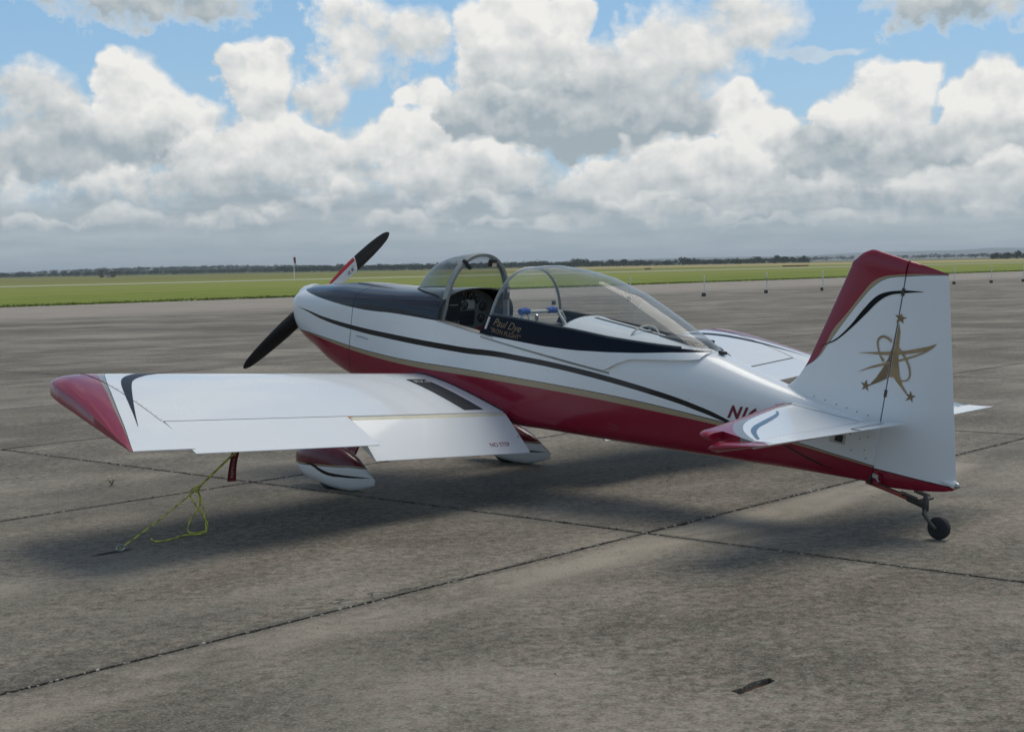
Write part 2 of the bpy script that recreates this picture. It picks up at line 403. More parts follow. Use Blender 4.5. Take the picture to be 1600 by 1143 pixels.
L_fus, L_wing, L_stab, L_fin, L_pant = (livery(k + '_livery', k) for k in ('fuselage', 'wing', 'stabilizer', 'fin', 'pant'))
import numpy as np
# ------------------------------------------------------------------ fuselage and canopy tables
FT=np.array([
 # x, zt, zr, zb, w, nu, nl
 [1.605,.40,.315,.13,.235,2.2,2.2],
 [1.555,.445,.318,.06,.318,2.3,2.4],
 [1.47,.478,.322,.0,.356,2.3,2.6],
 [1.25,.53,.345,-.06,.38,2.4,3],
 [1.00,.585,.385,-.115,.395,2.5,4],
 [.66,.63,.47,-.145,.40,2.5,5.5],
 [.30,.678,.53,-.14,.40,2.5,7],
 [0,.73,.55,-.118,.40,2.5,7],
 [-.32,.785,.55,-.10,.40,2.5,7],
 [-.8,.79,.55,-.085,.40,2.4,7],
 [-1.1,.80,.55,-.068,.395,2.3,7],
 [-1.48,.805,.55,-.02,.38,2.2,6],
 [-2.0,.807,.555,.045,.325,2.2,6],
 [-2.6,.795,.56,.118,.25,2.2,5],
 [-2.83,.762,.56,.147,.218,2.2,4.5],
 [-3.04,.73,.56,.173,.188,2.2,4.2],
 [-3.2,.71,.56,.193,.165,2.2,4],
 [-3.5,.68,.56,.23,.12,2.2,3.6],
 [-3.91,.64,.56,.278,.045,2.2,3]])
_o=np.argsort(FT[:,0]);_X=FT[_o,0];_Y=FT[_o,1:]
_h=np.diff(_X);_d=np.diff(_Y,axis=0)/_h[:,None]
_m=np.zeros_like(_Y);_m[0]=_d[0];_m[-1]=_d[-1]
for _i in range(1,len(_X)-1):
    a,b=_d[_i-1],_d[_i];w1=2*_h[_i]+_h[_i-1];w2=_h[_i]+2*_h[_i-1]
    with np.errstate(all='ignore'):
        hm=(w1+w2)/(w1/a+w2/b)
    _m[_i]=np.where(a*b>0,hm,0)
def fpar(x):
    x=min(max(x,_X[0]),_X[-1]);i=min(int(np.searchsorted(_X,x,side='right'))-1,len(_X)-2);i=max(i,0)
    t=(x-_X[i])/_h[i]
    return (1+2*t)*(1-t)**2*_Y[i]+t*(1-t)**2*_h[i]*_m[i]+t*t*(3-2*t)*_Y[i+1]+t*t*(t-1)*_h[i]*_m[i+1]
def fus_y(x,z):
    zt,zr,zb,w,nu,nl=fpar(x)
    if z>=zt or z<=zb: return 0.
    if z>=zr: return w*(1-((z-zr)/(zt-zr))**nu)**(1/nu)
    return w*(1-((zr-z)/(zr-zb))**nl)**(1/nl)
def interp(x,tab):
    tab=sorted(tab);return float(np.interp(x,[a for a,_ in tab],[b for _,b in tab]))
CT=[(-.80,1.05),(-.95,1.085),(-1.09,1.107),(-1.35,1.122),(-1.59,1.112),(-1.9,1.055),(-2.2,.96),(-2.5,.85),(-2.61,.806)]
C0=[(-.78,.532),(-1.46,.545),(-1.96,.545),(-2.0,.575),(-2.052,.612),(-2.143,.663),(-2.25,.685),(-2.353,.704),(-2.56,.746),(-2.62,.762)]
C1=[(-.78,.545),(-1.11,.573),(-1.42,.597),(-1.70,.629),(-1.96,.671),(-2.2,.717),(-2.417,.766),(-2.61,.803)]
C2=[(-.80,.70),(-1.06,.722),(-1.38,.741),(-1.68,.757),(-1.93,.762),(-2.177,.778),(-2.356,.791),(-2.511,.804),(-2.61,.8045)]
def can_y(x,z):
    zt=interp(x,CT);w=fpar(x)[3]+.008-.02*np.exp(-((x+.8)/.5)**2);zs=.55;n=2.2
    if z>=zt: return 0.
    if z<=zs: return w
    return w*(1-((z-zs)/(zt-zs))**n)**(1/n)
# ------------------------------------------------------------------ the airplane (own axes: x forward, y to its left, z up, metres)
PSI, THETA, Z0 = 2.3582, 0.1931, .7798
AX, AY = -.5706, 11.6172
plane = empty('airplane', (AX, AY, 0))
_cf = Vector((math.cos(PSI), math.sin(PSI), 0)); _lf = Vector((-_cf.y, _cf.x, 0)); _c, _s = math.cos(THETA), math.sin(THETA)
_bx = _cf * _c + Vector((0, 0, _s)); _bz = -_cf * _s + Vector((0, 0, _c))
BODY = Matrix((_bx, _lf, _bz)).transposed()
plane.rotation_euler = BODY.to_euler()
LOC = Vector((_s * Z0, 0, _c * Z0))
tag(plane, 'white and red low wing two seat airplane parked on its tail wheel, canopy slid back', 'airplane')
def part(mb, name, mats, parent=None, smooth=30):
    """a part in airplane coordinates"""
    o = mb.build(name, mats, parent or plane, smooth)
    if parent is None: o.location = LOC
    return o
def B2W(p): return Vector((AX, AY, Z0)) + BODY @ Vector(p)

# ---- fuselage
NU, NLW = 12, 18
def ring_half(x):
    """left half from top centre to bottom centre"""
    zt, zr, zb, w, nu, nl = fpar(x); pts = []
    for k in range(NU + 1):
        a = math.pi / 2 * (1 - k / NU); pts.append((w * abs(math.cos(a)) ** (2 / nu) if k else 0.0, zr + (zt - zr) * math.sin(a) ** (2 / nu)))
    for k in range(1, NLW + 1):
        a = math.pi / 2 * k / NLW; pts.append((w * max(math.cos(a), 0) ** (2 / nl) if k < NLW else 0.0, zr - (zr - zb) * math.sin(a) ** (2 / nl)))
    return pts
def shell(xs, half_from=0):
    """closed rings, or open ones that start at the rail"""
    rows = []
    for x in xs:
        h = ring_half(x)
        if half_from == 0: rows.append([(x, y, z) for y, z in h] + [(x, -y, z) for y, z in h[-2:0:-1]])
        else:
            hh = h[half_from:]; rows.append([(x, y, z) for y, z in hh] + [(x, -y, z) for y, z in hh[-2::-1]])
    return rows
def frange(a, b, n): return [a + (b - a) * i / n for i in range(n + 1)]
XC = -.32; XD = -1.48
mb = MB(); mb.grid(shell(frange(.672, XC, 16)), 0, True); fus_fwd = mb
mb.grid(shell(frange(XC, XD, 16), NU), 0)
mb.grid(shell(frange(XD, -3.905, 40)), 0, True, False, True)
fuselage = part(mb, 'fuselage', [L_fus], None, 40)
mb = MB(); mb.grid(shell([1.605, 1.60, 1.585, 1.555, 1.52, 1.48, 1.42] + frange(1.36, .678, 12)), 0, True, True, False)
cowl = part(mb, 'engine_cowl', [L_fus], None, 40)
# joints and seams of the skin
def seam_ring(x, j0, j1, name, parent, r=.0022):
    h = ring_half(x)[j0:j1]; m = MB(); m.tube([(x, y + .0005, z) for y, z in h] + [(x, -y - .0005, z) for y, z in h[-2:0:-1]], r, 5, closed=True); return part(m, name, M_seam, parent)
seam_ring(.675, 0, NU + NLW, 'cowl_joint', cowl, .0013)
for sg in (1, -1):
    m = MB(); m.tube([(x, sg * (fus_y(x, .532) + .001), .532) for x in frange(-.80, -1.99, 24)], .0065, 6); part(m, 'canopy_slide_rail', M_grey, fuselage)
# cowl louvre latch on the side
m = MB(); m.tube([(.60, fus_y(.60, .235) + .001, .235), (.52, fus_y(.52, .243) + .004, .243), (.45, fus_y(.45, .24) + .001, .24)], .004, 5); part(m, 'cowl_latch', M_metal, fuselage)
# flush rivets: tiny dimples in rows
m = MB()
for xr in (.60, .10, -.32, -.85, -1.48, -2.05, -2.62):
    for k in range(9):
        z = lerp(.02, .50, k / 8)
        for sg in (1,): m.lathe([(0, .0028), (.0006, .0016)], (xr, fus_y(xr, z) + .0002, z), (0, 1, 0), 5)
part(m, 'rivet_row', M_seam, fuselage, 0)['kind'] = 'stuff'
# cockpit sills
for sg in (1, -1):
    m = MB(); rows = []
    for x in frange(XC, -.93, 8):
        w = fpar(x)[3]; rows.append([(x, sg * (w + .003), .545), (x, sg * (w + .003), .556), (x, sg * (w - .055), .558), (x, sg * (w - .055), .50)])
    m.grid(rows); part(m, 'canopy_sill', M_metal, fuselage)
# inside of the cockpit
mb = MB(); rows = []
for x in frange(-.06, -1.9, 12):
    w = fpar(x)[3] - .03; zb = fpar(x)[2] + .05
    rows.append([(x, w, .546), (x, w, zb + .06), (x, w - .06, zb), (x, -w + .06, zb), (x, -w, zb + .06), (x, -w, .546)])
mb.grid(rows, 0, False, True, True); part(mb, 'cockpit_lining', M_inner, None)
# turtle deck mouth: a flange and a dark baggage wall
h = ring_half(XD)[:NU + 1]; m = MB(); m.tube([(XD + .004, -y, z) for y, z in h[::-1]] + [(XD + .004, y, z) for y, z in h[1:]], .006, 5); part(m, 'deck_flange', M_white, fuselage)
m = MB(); hh = [(XD - .30, y * .97, z - .01) for y, z in ring_half(XD - .3)[:NU + 1]]; v = hh + [(a, -b, c) for a, b, c in hh[:0:-1]]; m.add(v, [tuple(range(len(v)))]); part(m, 'baggage_bulkhead', M_inner, None)
# black anti-slip strip and hatch line along the deck crown
m = MB(); rows = []
for x in frange(-1.52, -2.5, 14):
    z = fpar(x)[0]; rows.append([(x, .012, z + .0025), (x, -.03, z + .0015)])
m.grid(rows); part(m, 'canopy_rail', M_dark, fuselage)

# ---- instrument panel
XP = -.13
panel = MB()
zt, zr, zb, w, nu, nl = fpar(XP)
h = [(y * .965, z - .012) for y, z in ring_half(XP)[:NU + 1]]
loop = h + [(w * .96, .20)]; loop = loop + [(-a, b) for a, b in loop[::-1][:-1]]
v2, f2 = poly_geo(loop)
panel.add([(XP, a, b) for a, b in v2], f2)
panel = part(panel, 'instrument_panel', M_panel, None, 0)
m = MB(); m.box((XP - .012, .088, .62), (.012, .080, .118)); part(m, 'display_screen', M_dark, panel)
m = MB()
for k in range(5): m.box((XP - .026, .125 - k * .018, .625), (.002, .005, .0035))
part(m, 'screen_buttons', M_letter, panel)
def dial(y, z, r):
    m = MB(); m.lathe([(0, r), (.012, r), (.014, r * .86), (.006, r * .84)], (XP, y, z), (-1, 0, 0), 20); d = part(m, 'gauge', M_dark, panel)
    m = MB()
    for k in range(9):
        a = R(225 - k * 33); m.box((XP - .0085, y + math.cos(a) * r * .66, z + math.sin(a) * r * .66), (.0008, .0022, .0022))
    a = R(rng.uniform(40, 140)); m.tube([(XP - .009, y, z), (XP - .009, y + math.cos(a) * r * .55, z + math.sin(a) * r * .55)], .0016, 4)
    part(m, 'needle', M_letter, d)
for y, z, r in ((-.028, .695, .042), (-.105, .690, .034), (-.045, .615, .034), (-.245, .60, .036), (-.24, .51, .034), (-.17, .655, .026)): dial(y, z, r)
m = MB(); m.box((XP - .003, -.082, .622), (.003, .072, .036)); part(m, 'switch_plate', simple('pale_plate', (.45, .46, .43), .5), panel)
m = MB(); m.box((XP - .008, -.08, .515), (.008, .078, .055)); part(m, 'radio_stack', M_dark, panel)
for k in range(2):
    m = MB(); m.box((XP - .018, -.08, .535 - k * .045), (.003, .074, .018)); part(m, 'radio', simple('radio_face_%s' % 'ab'[k], (.03, .032, .034), .35), panel)
for y in (.002, -.165):
    m = MB(); m.tube([(XP - .01, y, .58), (XP - .01, y, .40)], .007, 6); part(m, 'stack_bracket', M_metal, panel)
m = MB(); m.box((XP - .004, -.27, .42), (.004, .05, .02)); part(m, 'breaker_row', M_rust, panel)
m = MB(); m.lathe([(0, .019), (.05, .019), (.055, .015)], (XP - .02, .145, .745), (-.2, .1, 1), 12); part(m, 'vent_nozzle', M_chrome, panel)
# glare shield lip
m = MB(); hs_ = ring_half(XC)[:NU + 1]; m.tube([(XC, -y, z) for y, z in hs_[::-1]] + [(XC, y, z) for y, z in hs_[1:]], .006, 6); part(m, 'glare_shield_edge', M_dark, fuselage)

# ---- windscreen and its hoop
def hoop_pts(x, hw, zlo, zhi, n=2.25, k=24, lean=0.0):
    o = []
    for i in range(k + 1):
        a = math.pi * i / k; y = hw * math.copysign(abs(math.cos(a)) ** (2 / n), math.cos(a)); z = zlo + (zhi - zlo) * abs(math.sin(a)) ** (2 / n); o.append((x + lean * (z - zlo), y, z))
    return o
HX = -.31
hoop = hoop_pts(HX, .335, .60, 1.05, 2.2, 32)
def top_z(x, y):
    zt, zr, zb, w, nu, nl = fpar(x); q = min(abs(y) / w, .999); return zr + (zt - zr) * (1 - q ** nu) ** (1 / nu)
rows = []
NV = 10
for (hx, hy, hz) in hoop:
    s = hy / .335; by = .335 * s; bx_ = lerp(.255, HX + .02, abs(s) ** 2.9); bz_ = top_z(bx_, by) + .002 if abs(s) < .995 else .60
    bz_ = min(bz_, hz + .0)
    b0, b2 = Vector((bx_, by, bz_)), Vector((hx, hy, hz)); d = (b2 - b0).length
    b1 = (b0 + b2) / 2 + Vector((.06, .09 * s, .16)) * min(1, d / .6)
    rows.append([b0 * (1 - t) ** 2 + b1 * 2 * t * (1 - t) + b2 * t * t for t in [i / NV for i in range(NV + 1)]])
mb = MB(); mb.grid(rows); windscreen = part(mb, 'windscreen', M_glass2, None, 60)
m = MB(); m.tube([r[0] for r in rows], .007, 6); part(m, 'windscreen_seal', M_dark, windscreen)
m = MB(); rr_ = []
for (x, y, z) in [(HX + .012, .352, .552)] + hoop[1:-1] + [(HX + .012, -.352, .552)]:
    c = Vector((0, y, z - .60)); q = Vector((0, y, max(z - .60, .0))); L = max(q.length, 1e-3); nrm = Vector((0, y / .335, (z - .60) / .45)); nrm = nrm.normalized() if nrm.length > 0 else Vector((0, 1, 0))
    P0 = Vector((HX, y, z)); rr_.append([P0 + Vector((.026, 0, 0)) + nrm * .006, P0 + Vector((-.022, 0, 0)) + nrm * .006, P0 + Vector((-.022, 0, 0)) - nrm * .018, P0 + Vector((.026, 0, 0)) - nrm * .018])
m.grid(rr_, 0, True); part(m, 'windscreen_hoop', M_grey, windscreen, 40)
m = MB(); m.box((HX - .03, -.095, .985), (.012, .034, .026)); mir = part(m, 'mirror_housing', M_dark, windscreen)
m = MB(); m.box((HX - .044, -.10, .972), (.003, .024, .015)); part(m, 'mirror', M_chrome, mir)
m = MB(); m.box((HX - .02, .165, .975), (.012, .05, .012), rot=Matrix.Rotation(R(38), 3, 'X')); part(m, 'hoop_bracket', M_dark, windscreen)
m = MB(); m.box((HX - .012, -.31, .74), (.014, .014, .05)); lt = part(m, 'canopy_latch', M_dark, windscreen)
m = MB(); m.box((HX - .028, -.305, .765), (.004, .012, .014)); part(m, 'latch_handle', M_chrome, lt)

# ---- sliding canopy, pushed back over the deck
XS = frange(-.80, -2.61, 46)
def can_rows(lo, hi, n, xs=XS, sg=1, out=0.0):
    rows = []
    for x in xs:
        z0, z1 = lo(x), hi(x); r = []
        for k in range(n + 1):
            z = lerp(z0, z1, k / n); sh = -.45 * (z - .60) * math.exp(-((x + .80) / .28) ** 2) if z < .72 else -.054 * math.exp(-((x + .80) / .28) ** 2)
            r.append((x + sh, sg * (can_y(x, min(z, interp(x, CT) - 1e-4)) + out), z))
        rows.append(r)
    return rows
c0, c1, c2 = (lambda x: interp(x, C0)), (lambda x: max(interp(x, C1), interp(x, C0) + .001)), (lambda x: max(interp(x, C2), interp(x, C1) + .001))
glass = MB()
rows = []
for x in XS:
    z0 = c2(x); zt = interp(x, CT); r = []
    n = 18; w0 = can_y(x, z0)
    a0 = math.acos(min(1, (w0 / (can_y(x, .55))) ** 1.1))
    for k in range(2 * n + 1):
        a = lerp(a0, math.pi - a0, k / (2 * n)); W = can_y(x, .55); cy = math.cos(a)
        y = W * math.copysign(abs(cy) ** (2 / 2.2), cy); z = .55 + (zt - .55) * abs(math.sin(a)) ** (2 / 2.2)
        r.append((x - .054 * math.exp(-((x + .80) / .28) ** 2), y, z))
    rows.append(r)
glass.grid(rows)
canopy = part(glass, 'canopy', M_glass, None, 60)
front = rows[0]
def skirt(lo, hi, n, name, mat, out, thick):
    for sg in (1, -1):
        m = MB(); a = can_rows(lo, hi, n, sg=sg, out=out); b = can_rows(lo, hi, n, sg=sg, out=out - thick)
        m.grid(a); m.grid([r[::-1] for r in b]); m.grid([[a[i][0], b[i][0]] for i in range(len(a))]); m.grid([[b[i][-1], a[i][-1]] for i in range(len(a))]); m.grid([a[0], b[0]]); part(m, name, mat, canopy, 40)
skirt(c0, c1, 3, 'white_skirt', M_white, .013, .006)
skirt(c1, c2, 3, 'navy_skirt', M_navy, .0115, .008)
m = MB(); m.tube([(x + .004, y * .985, z - .008) for x, y, z in front], .011, 8); part(m, 'canopy_bow', M_grey, canopy)
for sg in (1, -1):
    m = MB(); m.tube([(x, sg * (can_y(x, c2(x)) - .012), c2(x) + .004) for x in frange(-.86, -2.45, 20)], .008, 6); part(m, 'canopy_side_tube', M_dark, canopy)
m = MB(); m.tube(hoop_pts(-1.99, .155, .755, .848, 2.0, 14, -.1), .007, 6); part(m, 'rear_bow', M_tube, canopy)
m = MB(); m.box((-2.02, -.02, .828), (.012, .012, .016)); part(m, 'canopy_lock', M_chrome, canopy)
m = MB(); m.box((-2.30, -.07, .812), (.16, .10, .010), rot=Matrix.Rotation(R(5), 3, 'Y')); part(m, 'rear_shelf', M_dark, canopy)
m = MB(); m.tube([(-.862, can_y(-.85, .68) + .012, .69), (-.842, can_y(-.85, .60) + .014, .60)], .009, 8); part(m, 'canopy_handle', M_letter, canopy)
m = MB(); m.box((-2.66, .0, .805), (.022, .018, .010)); part(m, 'canopy_track', M_dark, fuselage)
# owner's name on the skirt
def skirt_text(txt, x0, z0, size, shear, slope, mat, name):
    v, f = text_geo(txt, size, shear); g = []
    for a, b, _ in v:
        x = x0 - a; z = z0 + b + slope * a; xx = x; g.append((x - .0, can_y(x, z) + .0145, z))
    m = MB(); m.add(g, f); return part(m, name, mat, canopy, 0)
skirt_text('Paul Dye', -.905, .640, .078, .45, .012, M_golddark, 'owner_name')
skirt_text('"IRON FLIGHT"', -.885, .588, .047, .2, .012, M_golddark, 'owner_motto')

# ---- seats and roll bar
m = MB(); m.tube([(-1.08, .27, .56), (-1.06, .27, .70), (-1.05, .25, .745), (-1.05, .22, .757), (-1.05, -.10, .757), (-1.05, -.16, .745), (-1.06, -.19, .70), (-1.08, -.19, .50)], .014, 8)
m.tube([(-1.05, -.12, .75), (-1.28, -.12, .56)], .012, 8); m.tube([(-1.05, .20, .75), (-1.26, .22, .50)], .010, 8)
roll = part(m, 'roll_bar', M_tube, None)
for y in (.235, -.055):
    m = MB(); m.tube([(-1.05, y + .045, .760), (-1.045, y, .766), (-1.05, y - .045, .760)], [.022, .026, .022], 10); part(m, 'roll_bar_pad', M_blue, roll)
def seat(x, top):
    rows = []
    for t in (0, .25, .5, .75, 1):
        z = lerp(.06, top, t); xx = x - .16 * t; hw = lerp(.20, .16, t); rows.append([(xx, hw, z), (xx + .04, hw * .6, z), (xx + .05, 0, z), (xx + .04, -hw * .6, z), (xx, -hw, z), (xx - .05, -hw, z), (xx - .05, hw, z)])
    m = MB(); m.grid(rows, 0, True, True, True); s_ = part(m, 'seat', M_inner, None, 50)
    m = MB(); m.box((x + .22, 0, .07), (.22, .19, .045)); part(m, 'seat_cushion', M_dark, s_)
    m = MB(); m.lathe([(0, .012), (.05, .014), (.06, .0)], (x - .14, .04, top + .01), (0, .2, 1), 8); part(m, 'belt_fitting', M_chrome, s_)
seat(-.86, .66); seat(-1.24, .62)

# ---- wings
CH = 1.467
_s23 = np.array([0, .0125, .025, .05, .1, .15, .2, .3, .4, .5, .6, .7, .8, .9, 1.0])
_u23 = np.array([0, .0267, .0361, .0491, .0643, .0719, .0750, .0760, .0724, .0655, .0560, .0447, .0320, .0177, .0013]) * 1.125
_l23 = np.array([0, -.0123, -.0171, -.0226, -.0292, -.0350, -.0397, -.0446, -.0448, -.0417, -.0367, -.0300, -.0216, -.0123, -.0013]) * 1.125
def dih(y): return .0665 * (abs(y) - .4)
def w_le(y):
    y = abs(y); return interp(y, [(0, 0), (3.10, 0), (3.25, -.02), (3.35, -.06), (3.41, -.12), (3.45, -.20), (3.475, -.32), (3.50, -.55), (3.55, -.88), (3.60, -1.20), (3.64, -1.467)])
def w_thick(x, y):
    ye = interp(x, [(.01, 3.08), (0, 3.12), (-.02, 3.26), (-.06, 3.355), (-.12, 3.415), (-.20, 3.455), (-.32, 3.48), (-.55, 3.505), (-.88, 3.555), (-1.20, 3.605), (-1.47, 3.645)])
    q = min(max((abs(y) - (ye - .27)) / .275, 0), .999); return math.sqrt(1 - q * q)
def wing_pt(x, y, up):
    s = min(max(-x / CH, 0), 1); k = w_thick(x, y)
    z = float(np.interp(s, _s23, _u23 if up else _l23)) * CH
    z = z * (k ** .6 if up else k)
    # blunt the very tip so its edge is round
    return z + dih(y) + math.sin(R(1)) * x
def wing_top(x, y): return wing_pt(x, y, True)
XH = -1.105
SCOS = [0, .004, .0125, .025, .05, .08, .12, .18, .25, .33, .42, .52, .62, .70]
def section(y, x_end):
    le = w_le(y); top = []; bot = []
    c = max(-x_end + le, .02)
    for s in SCOS + [.78]:
        x = le - c * s / .78; top.append((x, y, wing_pt(x, y, True))); bot.append((x, y, wing_pt(x, y, False)))
    return top[::-1] + bot[1:]
def wing(sg, ail, flap_up=False):
    mb = MB()
    rows = [section(sg * y, XH) for y in frange(.385, 3.225, 24)]
    mb.grid(rows, 0, True, True, True)
    ys = [3.225, 3.24, 3.26, 3.30, 3.34, 3.37, 3.40, 3.42, 3.44, 3.455, 3.47, 3.48, 3.49, 3.50, 3.515, 3.53, 3.545, 3.56, 3.575, 3.59, 3.60, 3.61, 3.62, 3.63, 3.638]
    mb.grid([section(sg * y, -CH) for y in ys], 0, True, True, True)
    wg = part(mb, 'wing', [L_wing], None, 40)
    # row of screws that hold the tip, and the skin seam beside it
    m = MB(); m.tube([(x, sg * 3.228, wing_top(x, 3.228) + .0006) for x in frange(-.06, XH, 30)], .0016, 4); part(m, 'tip_joint', M_seam, wg)
    m = MB()
    for x in frange(-.35, -1.08, 13): m.lathe([(0, .004), (.0009, .0025)], (x, sg * 3.212, wing_top(x, 3.212)), (0, 0, 1), 6)
    part(m, 'tip_screw', M_seam, wg, 0)['kind'] = 'stuff'
    m = MB(); m.tube([(x, sg * (max(fus_y(x, wing_top(x, .4)), .36) + .004), wing_top(x, .4) + .001) for x in frange(-.01, XH, 24)], .006, 6); part(m, 'root_seal', M_dark, wg)
    # navy swoosh and its hair-line along the leading edge
    A = [(-.045, .6), (-.045, 1.5), (-.055, 2.2), (-.10, 2.62), (-.20, 2.86), (-.32, 3.018), (-.451, 3.115), (-.683, 3.224), (-.98, 3.343), (-1.169, 3.420)]
    Bq = [(-.056, .6), (-.058, 1.5), (-.072, 2.2), (-.135, 2.60), (-.268, 2.84), (-.385, 2.985), (-.51, 3.075), (-.73, 3.198), (-.981, 3.328), (-1.172, 3.4195)]
    a, b = resample(A, 90), resample(Bq, 90); m = MB()
    m.grid([[(lerp(p[0], q[0], t), sg * lerp(p[1], q[1], t), wing_top(lerp(p[0], q[0], t), lerp(p[1], q[1], t)) + .0022) for t in (0, .33, .66, 1)] for p, q in zip(a, b)])
    part(m, 'swoosh_stripe', M_navy, wg, 60)
    # walkway
    m = MB(); e1 = [(-.415, .735), (-1.062, .745)]; e2 = [(-.415, .545), (-1.062, .545)]
    m.grid([[(lerp(e1[0][0], e1[1][0], t), sg * lerp(.735, .547, u), wing_top(lerp(-.415, -1.062, t), .6) + .0665 * (lerp(.735, .547, u) - .6) + .003) for u in (0, .5, 1)] for t in frange(0, 1, 12)])
    walk = part(m, 'walkway', M_walk, wg)
    if sg > 0:
        v, f = text_geo('RV-8', .075, .15); m = MB(); m.add([(-.505 + q[1], .715 - q[0], wing_top(-.505 + q[1], .715 - q[0]) + .005) for q in v], f); part(m, 'type_lettering', M_letter, walk, 0)
    # aileron
    def surf_mb(y0, y1, ang, hx, hz, nose, thick_u, name, mats, cream=False, chord=.352):
        m = MB(); ca, sa = math.cos(ang), math.sin(ang); rows = []; cr = []
        for y in frange(y0, y1, 10):
            prof = []
            xu = [-.0, -.022, -.05, -.14, -.25, -chord]
            up_z = [wing_pt(-1.115 + q, 1.5, True) - dih(1.5) for q in xu]; lo_z = [wing_pt(-1.115 + q, 1.5, False) - dih(1.5) for q in xu]
            up = list(zip(xu, up_z)); lo = list(zip(xu, lo_z))
            zt0, zb0 = up_z[0], lo_z[0]; zc, hr = (zt0 + zb0) / 2, (zt0 - zb0) / 2
            nose_ = [(nose * math.sin(R(a)), zc + hr * math.cos(R(a))) for a in (30, 60, 90, 120, 150)]
            loop = up[::-1] + nose_ + lo
            r = []
            for q, z in loop:
                dx, dz = (-1.115 + q) - hx, z - hz
                r.append((hx + dx * ca + dz * sa, sg * y, hz - dx * sa * -1 + dz * ca - 0 + dih(y)) if False else (hx + dx * ca - dz * sa, sg * y, hz + dx * sa + dz * ca + dih(y)))
            rows.append(r)
        m.grid(rows, 0, True, True, True)
        if cream:
            idx = (4, 5, 6, 7)
            m.m = [1 if (i % len(rows[0])) in (4, 5, 6, 7, 8) and i < len(m.m) - 2 else 0 for i in range(len(m.m))]
        return part(m, name, mats, wg if False else None, 30)
    al = surf_mb(1.845, 3.213, ail, -1.13, .02, .012, 0, 'aileron', [M_white])
    m = MB(); m.box((-1.108, sg * 2.53, wing_top(-1.108, 2.53) - .006), (.009, .682, .006), rot=Matrix.Rotation(sg * math.atan(.0665), 3, 'X')); part(m, 'aileron_gap', M_seam, wg)
    fl = surf_mb(.405, 1.835, R(25.5), -1.125, -.025, .030, 0, 'flap', [M_white, M_cream], True)
    if sg > 0:
        v, f = text_geo('NO STEP', .050, 0, 1.0); ca, sa = math.cos(R(25.5)), math.sin(R(25.5)); m = MB(); g = []
        for q in v:
            x, y = -1.405 + q[1], .755 - q[0]; z = wing_pt(x, 1.5, True) - dih(1.5); dx, dz = x + 1.125, z + .025
            g.append((-1.125 + dx * ca - dz * sa, y, -.025 + dx * sa + dz * ca + dih(y) + .002))
        m.add(g, f); part(m, 'no_step_lettering', M_redletter, fl, 0)
    # bright fitting between flap and aileron
    m = MB(); m.box((-1.118, sg * 1.84, wing_top(-1.118, 1.84) - .004), (.012, .030, .004), 0); m.box((-1.128, sg * 1.84, wing_top(-1.118, 1.84) - .013), (.010, .022, .005), 1); part(m, 'flap_fairing', [simple('orange_tape', (.55, .22, .03), .5), M_red], wg)
    m = MB(); m.tube([(-.45, sg * 1.93, wing_pt(-.45, 1.93, False)), (-.45, sg * 1.93, wing_pt(-.45, 1.93, False) - .035)], .006, 6); part(m, 'tie_down_eye', M_steel, wg)
    return wg
wing(1, R(5.5)); wing(-1, R(-7))
m = MB(); m.tube([(-.4, 2.20, .06), (-.4, 2.20, -.03), (-.12, 2.20, -.04)], .008, 8); part(m, 'pitot_tube', M_metal, None)
# fuel sump drain / step below the flap root
m = MB(); m.tube([(-1.30, .44, -.13), (-1.33, .44, -.07)], .004, 6); part(m, 'flap_rod', M_metal, None)

# ---- fin and rudder
HXR = -3.896
def fin_half(x, z):
    """half thickness of fin and rudder"""
    if x > HXR + .006:
        le = fin_le(z); u = (le - x) / max(le - HXR, .01); u = min(max(u, 0), 1); t = .036 * interp(z, [(.6, 1.0), (1.65, .75)])
        return t * min(1, 2.2 * math.sqrt(u) * (1 - .22 * u)) if u < 1 else t * .78
    te = rud_te(z); u = min(max((HXR - .005 - x) / (HXR - .005 - te), 0), 1); return .0275 * interp(z, [(.3, 1.0), (1.65, .75)]) * (1 - u) + .0012
def fin_le(z): return interp(z, [(.60, -3.02), (.66, -3.08), (.70, -3.165), (.722, -3.205), (.78, -3.258), (.89, -3.313), (1.256, -3.425), (1.57, -3.520), (1.616, -3.538), (1.64, -3.562), (1.655, -3.59), (1.664, -3.66)])
def rud_te(z): return interp(z, [(.26, -4.47), (.435, -4.431), (1.608, -4.155), (1.70, -4.13)])
def top_cap(x): return interp(x, [(-3.50, 1.60), (-3.538, 1.616), (-3.56, 1.638), (-3.584, 1.654), (-3.63, 1.662), (-3.672, 1.663), (-3.797, 1.650), (-3.972, 1.631), (-4.155, 1.606)][::-1])
mb = MB()
zs = frange(.60, .72, 6)[:-1] + frange(.72, 1.54, 22)
def fin_ring(z, xs, shrink=1.0):
    L = [(x, fin_half(x, z) * shrink, z) for x in xs]; return L + [(x, -y, zz) for x, y, zz in L[::-1]]
us = [0, .004, .015, .04, .09, .17, .3, .45, .6, .75, .88, 1.0]
rows = []
for z in zs:
    le = fin_le(z); rows.append(fin_ring(z, [lerp(le, HXR + .003, u) for u in us]))
for t in (.15, .3, .45, .6, .72, .82, .9, .96, .99, 1.0):
    zb_ = 1.54; le0 = fin_le(zb_); r = []
    le = lerp(le0, -3.64, t ** 3.5)
    L = []
    for u in us:
        x = lerp(le, HXR + .003, u); zc = lerp(zb_, top_cap(x), t); L.append((x, fin_half(lerp(le0, HXR + .008, u), zb_) * math.sqrt(max(1 - t ** 4, 0)) + .0004, zc))
    rows.append(L + [(x, -y, z) for x, y, z in L[::-1]])
mb.grid(rows, 0, True, False, True); fin = part(mb, 'fin', [L_fin], None, 50)
